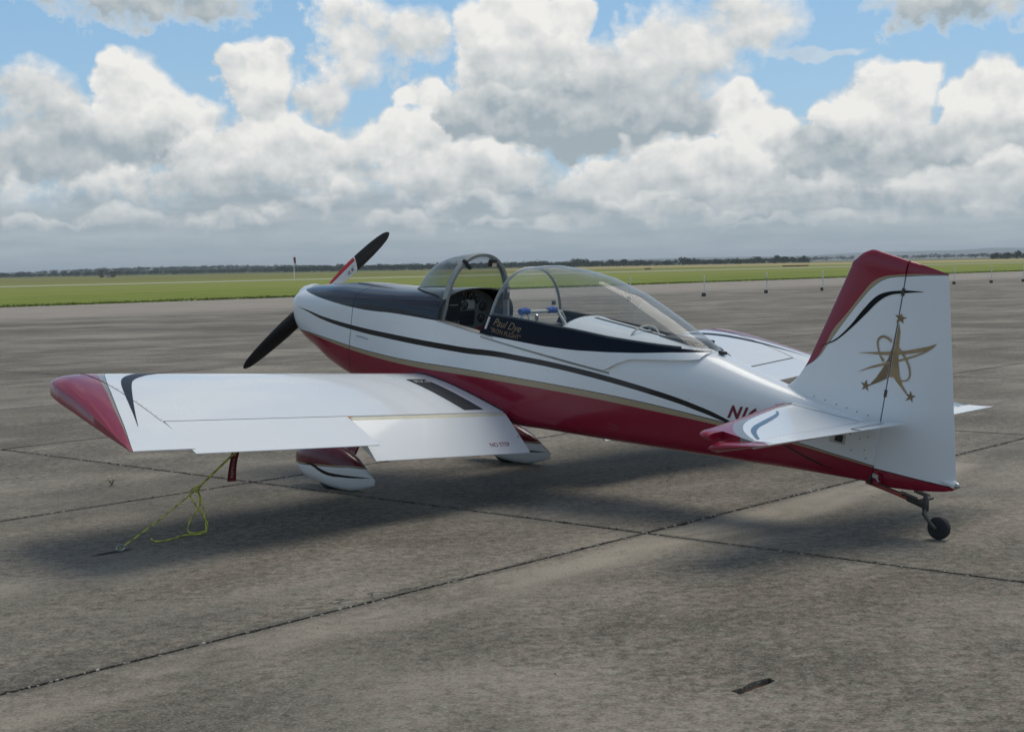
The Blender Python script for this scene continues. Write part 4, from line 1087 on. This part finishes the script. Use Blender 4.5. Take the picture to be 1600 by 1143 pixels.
# crumbled joint filler and grit standing in the nearest joints
mb = MB(); r = np.random.default_rng(3)
def joint_bits(p, q, n, s):
    p, q = np.array(p), np.array(q)
    for _ in range(n):
        c = p + (q - p) * r.random() + r.normal(0, .007, 2); k = s * r.uniform(.5, 1.5); z = r.uniform(-.010, .002)
        mb.box((c[0], c[1], z), (k, k * r.uniform(.5, 1), k * .5), 0 if r.random() < .6 else 1, Matrix.Rotation(r.uniform(0, 6), 3, 'Z') @ Matrix.Rotation(r.uniform(-.5, .5), 3, 'X'))
for k in range(-1, 2):
    joint_bits(P0 + A_DIR * k * LA, P0 + A_DIR * (k + 1) * LA, 330, .006); joint_bits(P0 + B_DIR * LB + A_DIR * (k - .5) * LA, P0 + B_DIR * LB + A_DIR * (k + .5) * LA, 160, .007)
joint_bits(P0, P0 + B_DIR * LB, 160, .006); joint_bits(P0, P0 - B_DIR * LB, 200, .006); joint_bits(P0 + B_DIR * LB, P0 + B_DIR * 2 * LB, 120, .007)
for _ in range(260):
    y = r.uniform(4.5, 15) ; c = (r.uniform(-.36, .36) * y, y); k = r.uniform(.001, .0035); mb.box((c[0], c[1], k * .4), (k, k * .8, k * .5), 1 if r.random() < .6 else 0, Matrix.Rotation(r.uniform(0, 6), 3, 'Z'))
gr = mb.build('gravel', [simple('old_filler', (.05, .042, .034), .95), simple('pale_grit', (.34, .31, .26), .95)], None, 0); tag(gr, kind='stuff')
# dirt in the slot
mb = MB(); rows = []
for i in range(13):
    c = np.array([.835, 5.583]).__add__((np.array([1.002, 5.752]) - np.array([.835, 5.583])) * i / 12); rows.append([(c[0] + .036 * k * .72, c[1] - .036 * k * .66, -.008 - .016 * (k + 1.5) / 2 - .008 * abs(math.sin(i * 1.7 + k))) for k in (-1.5, -.5, .5, 1.5)])
mb.grid(rows); dirt = mb.build('dirt', soil_mat('brown_dirt', (.035, .020, .011), (.11, .060, .033), 40), None, 0); tag(dirt, kind='stuff')

# ------------------------------------------------------------------ field
def field_mat():
    m, nt, b = base_mat('airfield_grass'); g = nt.nodes.new('ShaderNodeNewGeometry'); pos = g.outputs['Position']; x, y, z = split(nt, pos)
    e = (x - 10.0) * -.714 + (y - 115.0) * .70                      # metres behind the edge of the concrete
    along = (x - 10.0) * .70 + (y - 115.0) * .714
    st = combine(nt, along * .018, e * .16, 0.0)
    n = noise(nt, st, 1.0, 4, .6); n2 = noise(nt, pos, .22, 4, .65); n3 = noise(nt, combine(nt, x * .004, y * .012, 0.0), 1.0, 4, .6); n4 = noise(nt, pos, 1.3, 3, .7)
    t = n * .5 + n2 * .3 + n4 * .2
    c = mix(nt, t.sstep(.38, .62), (.135, .175, .024), (.235, .265, .050))
    c = mix(nt, (e + (n - .5) * 30.0).sstep(22.0, 60.0) * .60, c, (.235, .250, .062))
    c = mix(nt, (e + (n - .5) * 40.0).sstep(150.0, 210.0) * .8, c, mix(nt, n3.sstep(.35, .65), (.150, .155, .048), (.235, .215, .080)))
    c = mix(nt, (y + (n3 - .5) * 200.0).sstep(470.0, 560.0) * x.sstep(-60.0, 60.0) * .9, c, mix(nt, n3.sstep(.4, .6), (.46, .365, .175), (.34, .285, .125)))
    c = mix(nt, y.sstep(900.0, 1150.0) * .7, c, (.055, .075, .03))
    nt.links.new(c, b.inputs['Base Color']); set_in(b, Roughness=.95); b.inputs['Specular IOR Level'].default_value = .1
    return m
M_field = field_mat()
EL = E0 - E_DIR * 400; ER = E0 + E_DIR * 700
fieldv = []
rr = np.random.default_rng(8)
edge = [E0 + E_DIR * s + E_N * (rr.normal(0, .22) + .35 * math.sin(s * .11) + .25 * math.sin(s * .37)) for s in np.r_[np.arange(-400, -90, 30), np.arange(-90, 110, .8), np.arange(110, 720, 30)]]
vv = [(p[0], p[1], -.012) for p in edge]; n = len(vv)
vv += [(p[0] + E_N[0] * 30, p[1] + E_N[1] * 30, -.006) for p in edge]
vv += [(p[0] + E_N[0] * 900, p[1] + E_N[1] * 900, 0) for p in edge]
ff = [(k, k + 1, n + k + 1, n + k) for k in range(n - 1)] + [(n + k, n + k + 1, 2 * n + k + 1, 2 * n + k) for k in range(n - 1)]
vv = [(a, b, .015) for a, b, c in vv]
fld = mesh_obj('grass_field', vv, ff, M_field); tag(fld, kind='structure')
gnd = mesh_obj('ground', [(-30000, -30000, -.08), (30000, -30000, -.08), (30000, 30000, -.08), (-30000, 30000, -.08)], [(0, 1, 2, 3)], M_field); tag(gnd, kind='structure')
# runway beyond the grass
RW0 = np.array([-75.0, 216.0]); RWD = np.array([.80, .60]); RWN = np.array([-.60, .80])
mrw = soil_mat('runway_concrete', (.36, .335, .29), (.47, .44, .38), .4)
q = [RW0 - RWD * 600, RW0 + RWD * 900, RW0 + RWD * 900 + RWN * 17, RW0 - RWD * 600 + RWN * 17]
rw = mesh_obj('runway', [(p[0], p[1], .03) for p in q], [(0, 1, 2, 3)], mrw); tag(rw, kind='structure')
# grass blades standing along the near edge and through the first stretch of turf
def grass_geo():
    r = np.random.default_rng(21); N = 12000
    e = np.where(r.random(N) < 2, r.exponential(.7, N), r.uniform(0, 55, N)); s = r.uniform(-72, 74, N)
    base = E0 + np.outer(s, E_DIR) + np.outer(e, E_N)
    keep = np.abs(base[:, 0]) < base[:, 1] * .375 + 1; base = base[keep]; e = e[keep]; N = len(base)
    h = r.uniform(.04, .12, N) * np.where(e < 3, 1.2, 1.0); w = r.uniform(.05, .16, N); th = r.uniform(-.5, .5, N); lean = r.normal(0, .06, (N, 2))
    dx = np.stack([np.cos(th) * w, np.sin(th) * w], 1); V = np.zeros((N, 3, 3))
    V[:, 0, :2] = base - dx; V[:, 1, :2] = base + dx; V[:, 2, :2] = base + lean; V[:, 2, 2] = h
    me = bpy.data.meshes.new('grass'); me.vertices.add(N * 3); me.vertices.foreach_set('co', V.reshape(-1)); me.loops.add(N * 3); me.loops.foreach_set('vertex_index', np.arange(N * 3)); me.polygons.add(N); me.polygons.foreach_set('loop_start', np.arange(N) * 3); me.polygons.foreach_set('loop_total', np.full(N, 3))
    me.update(); me.validate(); o = bpy.data.objects.new('grass', me); COL.objects.link(o)
    m, nt, b = base_mat('grass_blades'); g = nt.nodes.new('ShaderNodeNewGeometry'); rn = NX(nt, g.outputs['Random Per Island'])
    nn = noise(nt, g.outputs['Position'], .12, 3, .6)
    c = mix(nt, rn * .6 + nn * .6 - .1, (.15, .20, .03), (.27, .31, .06)); c = mix(nt, rn.gt(.95), c, (.28, .26, .11)); nt.links.new(c, b.inputs['Base Color']); set_in(b, Roughness=.8)
    me.materials.append(m); return o
tag(grass_geo(), kind='stuff')
# dry sprig growing in the concrete
wd = empty('dry_weed', (-3.16, 11.47, 0)); mb = MB(); r = np.random.default_rng(5)
for k in range(16):
    a = r.uniform(0, 6.28); L = r.uniform(.03, .075); mb.tube([(0, 0, 0), (math.cos(a) * L * .4, math.sin(a) * L * .4, L * .7), (math.cos(a) * L, math.sin(a) * L, L * r.uniform(.5, 1.1))], [.0025, .0018, .001], 4)
st_ = mb.build('stems', simple('dry_stems', (.22, .17, .10), .9), wd, 0); tag(wd, 'small dry brown weed sprouting from the concrete behind the left wing tip', 'weed')

# ------------------------------------------------------------------ rope, ring, streamer
M_rope_y = simple('rope_yellow', (.70, .70, .09), .8, vscale=80); M_rope_d = simple('rope_fleck', (.33, .35, .08), .85)
def rope_tube(mb, pts, r=.0048, n=6, seg=.008):
    P = np.array(pts, float); d = np.r_[0, np.cumsum(np.linalg.norm(np.diff(P, axis=0), axis=1))]; k = max(4, int(d[-1] / seg)); Q = resample(pts, k); b0 = len(mb.f)
    mb.tube([tuple(p) for p in Q], r, n)
    for i in range(b0, len(mb.f)):
        ring, s = divmod(i - b0, n)
        if ring < k - 1: mb.m[i] = 1 if (ring // 2 + s) % 5 in (0, 1) else 0
eye = B2W((-.45, 1.93, wing_pt(-.45, 1.93, False) - .035))
ring_p = Vector((-2.36, 8.705, .02)); knot = ring_p.lerp(eye, .47) + Vector((0, 0, -.045))
mb = MB()
rope_tube(mb, [ring_p, ring_p.lerp(knot, .5) + Vector((0, 0, -.010)), knot])
side_ = Vector((.006, -.004, .002))
rope_tube(mb, [knot - side_, knot.lerp(eye, .33) - side_ * 1.2, knot.lerp(eye, .66) - side_ * .8, eye]); rope_tube(mb, [knot + side_, knot.lerp(eye, .33) + side_ * .8, knot.lerp(eye, .66) + side_ * 1.2, eye + Vector((.006, 0, 0))])
rope_tube(mb, [knot + Vector((-.05, -.03, -.02)), knot + Vector((-.02, 0, .008)), knot + Vector((.012, .01, .012)), knot + Vector((.0, -.012, -.018)), knot + Vector((-.03, -.01, -.012)), knot + Vector((.01, .012, .0))])
gx = Vector((-2.03, 9.52, .007))
rope_tube(mb, [knot, Vector((knot.x + .015, knot.y - .02, knot.z - .10)), Vector((knot.x + .00, knot.y - .02, .16)), Vector((knot.x - .06, knot.y - .03, .06)), Vector((knot.x - .055, knot.y - .04, .012)), Vector((knot.x + .0, knot.y - .04, .008)), Vector((knot.x + .05, knot.y - .02, .02)), Vector((knot.x + .05, knot.y - .0, .07)), Vector((knot.x - .01, knot.y - .01, .17)), Vector((knot.x - .04, knot.y - .01, knot.z - .06)), knot + Vector((-.05, -.03, -.03))])
rope_tube(mb, [knot + Vector((.01, -.01, -.02)), Vector((knot.x + .035, knot.y - .03, .16)), Vector((knot.x + .055, knot.y - .05, .05)), Vector((knot.x + .05, knot.y - .06, .008)), Vector((knot.x + .0, knot.y - .09, .007)), Vector((knot.x - .08, knot.y - .13, .007)), Vector((knot.x - .12, knot.y - .24, .007)), Vector((knot.x - .19, knot.y - .31, .007)), Vector((-2.265, 9.06, .007))])
rope = mb.build('tie_down_rope', [M_rope_y, M_rope_d], None, 60); tag(rope, 'yellow flecked rope tying the left wing to a ring in the concrete', 'rope')
mb = MB(); mb.tube([ring_p + Vector((math.cos(a) * .022, math.sin(a) * .014, math.sin(a) * .014 + .002)) for a in [2 * math.pi * k / 16 for k in range(16)]], .0055, 6, closed=True)
rg = mb.build('tie_down_ring', M_metal, None); tag(rg, 'bare metal ring set in the concrete at the lower end of the yellow rope', 'ring')
mb = MB(); rows = []
for k in range(7):
    t = k / 6; c = np.array([-2.50, 8.57]) + (np.array([-2.30, 8.775]) - np.array([-2.50, 8.57])) * t; w = .014 * math.sin(math.pi * min(max(t, .05), .95)); rows.append([(c[0] - w, c[1] + w, .0045), (c[0] + w, c[1] - w, .0045)])
mb.grid(rows); tag(mb.build('ring_recess', M_joint, None, 0), kind='structure')
# streamer hanging from the covered pitot tube
top = B2W((-.42, 2.20, .0)); stm = MB(); rows = []; u_ = Vector((.80, .60, 0)).normalized()
drop = .44; nst = 22
def flag_pt(t, s):
    sway = Vector((-.055, -.02, 0)) * t ** 1.5 + Vector((.25, -.35, 0)) * .035 * math.sin(t * 6.5)
    return top + Vector((0, 0, -drop * t)) + sway + (u_ * .030 * s) * (1 if t > .05 else .5) + Vector((-.6, .8, 0)) * .006 * math.sin(t * 9 + s)
stm.grid([[flag_pt(k / nst, s) for s in (-1, -.5, 0, .5, 1)] for k in range(nst + 1)])
stm.tube([B2W((-.40, 2.20, .03)), top], .003, 5)
flag = stm.build('warning_streamer', simple('streamer_red', (.20, .012, .02), .8), None, 0)
tag(flag, 'dark red cloth streamer with pale lettering hanging below the left wing', 'streamer')
v, f = text_geo('REMOVE BEFORE FLIGHT', .030, 0, 1.0); mx = max(q[0] for q in v); g = []
for q in v:
    t = .95 - (q[0] / mx) * .88; s = (q[1] - .0105) / .0165 * .52; g.append(flag_pt(t, -s) + Vector((.48, -.64, 0)).normalized() * .0022)
m = MB(); m.add(g, f); m.build('streamer_lettering', simple('streamer_white', (.55, .50, .48), .8), flag, 0)

# ------------------------------------------------------------------ marker posts along the apron
M_pvc = simple('white_plastic', (.72, .71, .66), .5, var=.06); M_block = simple('concrete_block', (.085, .08, .07), .95); M_tape = simple('yellow_tape', (.50, .36, .03), .6)
posts = [(867, 476, 0), (984, 470, 0), (1100, 463, 0), (1197.5, 458, 1), (1285, 454, 2), (1491, 444, 0), (1549, 442, 0), (1599, 440, 0)]
def px_ground(u, v):
    d_ = px_dir(u, v); t = -EYE / d_[2]; return d_[0] * t, d_[1] * t
PL = ['white post on a block seen through the canopy, nearest the seats', 'white post on a block rising behind the sloping rear of the canopy', 'white post on a dark block, first one right of the canopy', 'white post with a yellow band on a dark block', 'white post on a dark block nearest the left side of the fin',
      'white post on a dark block just right of the rudder top', 'white post on a dark block between the rudder and the picture edge', 'white post on a dark block cut by the right picture edge']
def make_post(x, y, band, lab, rz):
    t = empty('marker_post', (x, y, 0), rz); mb = MB(); mb.box((-.03, -.03, .085), (.075, .08, .085)); bl = mb.build('base_block', M_block, t, 0)
    mb = MB(); mb.tube([(.035, .02, 0), (.035, .02, 1.0)], .029, 8); mb.lathe([(0, .036), (.05, .036), (.06, .02)], (.035, .02, 1.0), (0, 0, 1), 8); mb.build('pole', M_pvc, t)
    if band: mb = MB(); mb.tube([(.035, .02, .62), (.035, .02, .82)], .029, 8); mb.build('band', M_tape, t)
    tag(t, lab, 'post', 'marker posts standing along the apron')
for (u, v, bnd), lab in zip(posts, PL):
    x, y = px_ground(u, v); make_post(x, y, bnd == 1, lab, rng.uniform(-.4, .4))
# wind sock pole
x, y = px_ground(460, 437); ws = empty('windsock', (x, y, 0)); mb = MB(); mb.tube([(0, 0, 0), (0, 0, 4.0)], .06, 8); mb.build('mast', M_pvc, ws)
mb = MB(); mb.lathe([(0, .23), (.5, .19), (.9, .15), (1.15, .12)], (.10, 0, 3.95), (.12, 0, -1), 10); mb.build('sock', simple('sock_red', (.14, .02, .03), .8), ws)
mb = MB(); mb.lathe([(-.04, .24), (.10, .23)], (.10, 0, 3.98), (.12, 0, -1), 10); mb.build('hoop', M_pvc, ws); tag(ws, 'white pole with a limp dark red windsock standing in the grass', 'windsock')
# low signs by the runway
def sign(u, v, D, w, h, col, lab):
    d_ = px_dir(u, v); s = D / d_[1]; x, y = d_[0] * s, D; t = empty('runway_sign', (x, y, 0), rng.uniform(-.2, .2)); mb = MB(); mb.box((0, 0, h * .6), (w / 2, .08, h * .4)); mb.build('sign_board', simple('sign_paint', col, .5), t, 0)
    [(lambda q: (q.box((sx * w * .35, 0, h * .1), (.05, .05, h * .1)), q.build('leg', M_steel, t, 0)))(MB()) for sx in (-1, 1)]; tag(t, lab, 'sign', 'low signs beside the runway')
sign(1236, 413.5, 400, 4.6, .40, (.20, .05, .03), 'long dark red runway sign in the grass left of the fin')
sign(1254, 413, 410, 3.4, .40, (.22, .06, .04), 'shorter dark red runway sign closest to the fin'); sign(1012, 416, 390, 1.6, .45, (.28, .07, .03), 'small red runway sign beyond the rear slope of the canopy')
# hut far out at the left
d_ = px_dir(168, 431); D = 700; hx_, hy_ = d_[0] / d_[1] * D, D
hut = empty('field_shelter', (hx_, hy_, 0)); brick = simple('weathered_brick', (.16, .11, .085), .9); mb = MB(); mb.box((-2.7, 0, 1.5), (.9, .9, 1.5)); mb.build('tower', brick, hut, 0); mb = MB(); mb.box((2.7, 0, 1.2), (.8, .8, 1.2)); mb.build('tower', brick, hut, 0)
rusty = simple('rusty_roof', (.10, .065, .05), .8); mb = MB(); mb.box((-2.7, 0, 3.2), (1.15, 1.15, .18)); mb.build('roof', rusty, hut, 0); mb = MB(); mb.box((3.9, 0, 2.5), (2.3, 1.0, .10)); mb.build('roof', rusty, hut, 0); mb = MB(); mb.box((.6, 0, .5), (1.2, .3, .5)); mb.build('low_wall', simple('pale_wall', (.40, .37, .33), .9), hut, 0)
tag(hut, 'small brown brick shelter with two stubby towers far out on the left field', 'shelter')

# ------------------------------------------------------------------ far trees and hills
def leaf_mat(name, c0, c1):
    m, nt, b = base_mat(name); g = nt.nodes.new('ShaderNodeNewGeometry'); rn = NX(nt, g.outputs['Random Per Island']); n = noise(nt, g.outputs['Position'], .035, 3, .6); n2 = noise(nt, g.outputs['Position'], .5, 2, .6)
    nt.links.new(mix(nt, rn * .35 + n * .6 + n2 * .3 - .15, c0, c1), b.inputs['Base Color']); set_in(b, Roughness=.9); b.inputs['Specular IOR Level'].default_value = .1; return m
M_leafd = leaf_mat('dark_foliage', (.012, .024, .010), (.045, .070, .026)); M_leafl = leaf_mat('pale_foliage', (.016, .030, .010), (.046, .072, .026)); M_bark = simple('bark', (.06, .045, .035), .9)
def crown_tris(r, c, R_, H, n):
    """leaf clumps through an uneven crown; returns (n,3,3)"""
    lob = [(r.normal(0, .38, 3) * (1, 1, .5), r.uniform(.45, .75)) for _ in range(5)]
    out = np.zeros((n, 3, 3))
    for k in range(n):
        o, s = lob[k % 5]; d = r.normal(0, 1, 3); d /= np.linalg.norm(d); p = (o + d * s * r.uniform(.6, 1.0)) * (R_, R_, H * .5); p[2] = max(p[2], -H * .48)
        q = r.normal(0, .24, (3, 3)) * (R_, R_, H * .42); out[k] = np.array(c) + p + q
    return out
def tri_object(name, T, mat, parent=None):
    N = len(T); me = bpy.data.meshes.new(name); me.vertices.add(N * 3); me.vertices.foreach_set('co', np.asarray(T, float).reshape(-1)); me.loops.add(N * 3); me.loops.foreach_set('vertex_index', np.arange(N * 3)); me.polygons.add(N); me.polygons.foreach_set('loop_start', np.arange(N) * 3); me.polygons.foreach_set('loop_total', np.full(N, 3))
    me.update(); me.validate(); me.materials.append(mat); o = bpy.data.objects.new(name, me); COL.objects.link(o)
    if parent: o.parent = parent
    return o
r = np.random.default_rng(77)
def wood(u0, u1, D0, D1, h0, h1, n, zf=None, per=46):
    T = []
    for _ in range(n):
        u = r.uniform(u0, u1); D = r.uniform(D0, D1); d_ = px_dir(u, 420); x, y = d_[0] / d_[1] * D, D; H = r.uniform(h0, h1); z0 = zf(x, y) if zf else 0
        T.append(crown_tris(r, (x, y, z0 + H * .52), H * r.uniform(.55, .85), H, per))
    return np.concatenate(T)
def hill_z(x, y):
    u = 800 + F_PX * x / y; a = max(0, 1 - ((u - 300) / 330) ** 2); b = max(0, min(1, (y - 1750) / 700)); return 7 * a * b * b * (3 - 2 * b)
hv, hf = [], []; nu_, nd_ = 60, 14
for i in range(nd_ + 1):
    D = lerp(1700, 3300, i / nd_)
    for j in range(nu_ + 1):
        u = lerp(-200, 660, j / nu_); x = (u - 800) / F_PX * D; hv.append((x, D, hill_z(x, D) - .3 + (0 if i < nd_ else -20)))
for i in range(nd_):
    for j in range(nu_): a = i * (nu_ + 1) + j; hf.append((a, a + 1, a + nu_ + 2, a + nu_ + 1))
hill = mesh_obj('hill', hv, hf, M_field, None, True); tag(hill, kind='structure')
W1 = [wood(-60, 480, 1500, 1720, 3.4, 5.6, 420), wood(440, 860, 1250, 1500, 4.2, 6.4, 330), wood(830, 1262, 1000, 1180, 2.8, 4.4, 330), wood(1552, 1680, 950, 1050, 2.8, 4.2, 60), wood(-1100, -60, 1450, 1750, 3.4, 5.6, 420), wood(1680, 2700, 950, 1150, 2.8, 4.6, 320)]
tag(tri_object('woods', np.concatenate(W1), M_leafd), kind='stuff')
W2 = [wood(120, 520, 1900, 2900, 4, 6.5, 420, hill_z, 36), wood(-60, 900, 2000, 2600, 4.5, 7.0, 380, lambda x, y: max(hill_z(x, y), 1.0), 30), wood(860, 1700, 2100, 2700, 5.0, 7.5, 420, lambda x, y: 1.0, 30), wood(-1200, -60, 2000, 2600, 4.5, 7.0, 380, lambda x, y: 1.0, 30), wood(1700, 2800, 2100, 2700, 5.0, 7.5, 380, lambda x, y: 1.0, 30)]
tag(tri_object('distant_woods', np.concatenate(W2), M_leafl), kind='stuff')
# scrub closing the foot of the trees
W3 = [wood(-60, 480, 1470, 1500, 1.2, 2.0, 420, None, 14), wood(440, 860, 1225, 1260, 1.2, 2.2, 330, None, 14), wood(830, 1262, 985, 1000, 1.0, 1.6, 300, None, 14)]
tag(tri_object('scrub_undergrowth', np.concatenate(W3), M_leafd), kind='stuff')
# trees that stand out of the line
protos = []
for k in range(5):
    rk = np.random.default_rng(300 + k); t = empty('tree', (0, 0, 0)); H = 6.0; mb = MB(); mb.tube([(0, 0, 0), (.1, .05, H * .25), (.0, .1, H * .5)], [.22, .17, .10], 6)
    for a in (0.4, 2.4, 4.5): mb.tube([(.05, .05, H * .3), (math.cos(a) * H * .16, math.sin(a) * H * .16, H * .52), (math.cos(a) * H * .28, math.sin(a) * H * .28, H * .68)], [.11, .08, .04], 5)
    mb.build('trunk', M_bark, t); tri_object('crown', crown_tris(rk, (0, 0, H * .60), H * .50, H * .78, 130), M_leafd if k % 2 else M_leafl, t); protos.append(t)
spots = [(898, 1100, 1.15), (905, 1096, 1.0), (912, 1105, 1.1), (958, 1060, .95), (975, 1055, 1.05), (1066, 1015, 1.0), (1076, 1010, .95), (1185, 990, .9), (1210, 1000, 1.0), (1226, 985, .95), (1258, 985, .85), (504, 1400, 1.2), (533, 1380, 1.25), (536, 1390, 1.1), (516, 1420, .95), (560, 1380, .9), (640, 1350, 1.0),
         (690, 1330, .95), (1560, 940, .75), (1575, 945, .9), (1590, 950, .95), (1524, 1500, .9), (245, 1520, 1.0), (176, 1530, .9), (120, 1500, .75), (62, 1520, .7), (330, 1600, 1.0), (420, 1600, 1.05)]
TREE_LABELS = ['leftmost of three far trees rising just right of the canopy crown', 'middle of three far trees rising just right of the canopy crown', 'rightmost of three far trees rising just right of the canopy crown',
 'left tree of the far pair above the rear slope of the canopy', 'right tree of the far pair above the rear slope of the canopy', 'left of two far trees in the treeline left of the first clear white post', 'right of two far trees in the treeline left of the first clear white post',
 'far tree in the treeline just left of the yellow banded post', 'far tree in the treeline just right of the yellow banded post', 'second far tree right of the yellow banded post', 'last tree at the right end of the dark treeline left of the fin',
 'first far tree to the right of the windsock', 'tallest far tree between the windsock and the propeller', 'far tree overlapping the tallest one left of the propeller', 'second far tree to the right of the windsock', 'far tree in the treeline beside the upper propeller blade',
 'far tree in the treeline between the propeller tip and the windscreen', 'far tree in the treeline directly behind the windscreen', 'left of three dark trees at the right picture edge', 'middle of three dark trees at the right picture edge', 'right of three dark trees at the right picture edge',
 'small lone far tree between the rudder and the clump at the edge', 'far tree just right of the brick shelter on the left', 'far tree directly behind the brick shelter on the left', 'small far tree just left of the brick shelter', 'leftmost small tree on the far left treeline',
 'far tree in the treeline midway between shelter and windsock', 'far tree just left of the windsock pole']
used = set()
for n_, (u, D, s) in enumerate(spots):
    k = n_ % 5; o = protos[k] if k not in used else copy_tree(protos[k]); used.add(k)
    d_ = px_dir(u, 420); o.location = (d_[0] / d_[1] * D, D, 0); o.scale = (s, s, s); o.rotation_euler.z = rng.uniform(0, 6.28)
    tag(o, TREE_LABELS[n_], 'tree', 'trees standing out of the far treeline')
# blue hills at the very back
def ridge(name, D, ctrl, depth):
    v, f = [], []; us = np.linspace(-300, 1900, 160); rk = np.random.default_rng(int(D))
    wob = np.convolve(rk.normal(0, 1, 200), np.ones(9) / 9, 'same')[:160]
    for i, u in enumerate(us):
        h = interp(u, ctrl) * (1 + .12 * wob[i]); x = (u - 800) / F_PX
        v += [(x * D, D, -4), (x * (D + depth * .5), D + depth * .5, h), (x * (D + depth), D + depth, -4)]
    for i in range(159):
        a = 3 * i; f += [(a, a + 3, a + 4, a + 1), (a + 1, a + 4, a + 5, a + 2)]
    o = mesh_obj(name, v, f, soil_mat('hill_scrub', (.03, .045, .02), (.06, .08, .035), .004), None, True); tag(o, kind='structure'); return o
ridge('far_hills', 7500, [(-300, 6), (700, 10), (950, 26), (1080, 32), (1250, 26), (1330, 36), (1480, 44), (1560, 50), (1640, 40), (1900, 20)], 1500)

# ------------------------------------------------------------------ air
HZX, HZY0, HZY1, HZT = 4200, -60, 9400, 62
mb = MB(); mb.box((0, (HZY0 + HZY1) / 2, (HZT - 1.1) / 2), (HZX, (HZY1 - HZY0) / 2, (HZT + 1.1) / 2))
hz = mb.build('haze', [], None, 0); tag(hz, kind='stuff')
m = bpy.data.materials.new('air'); m.use_nodes = True; nt = m.node_tree; nt.nodes.clear(); o_ = nt.nodes.new('ShaderNodeOutputMaterial'); pv = nt.nodes.new('ShaderNodeVolumePrincipled')
pv.inputs['Color'].default_value = (.86, .93, 1.0, 1); pv.inputs['Density'].default_value = .00014; pv.inputs['Anisotropy'].default_value = .2
nt.links.new(pv.outputs[0], o_.inputs['Volume']); hz.data.materials.append(m); hz.display_type = 'WIRE'
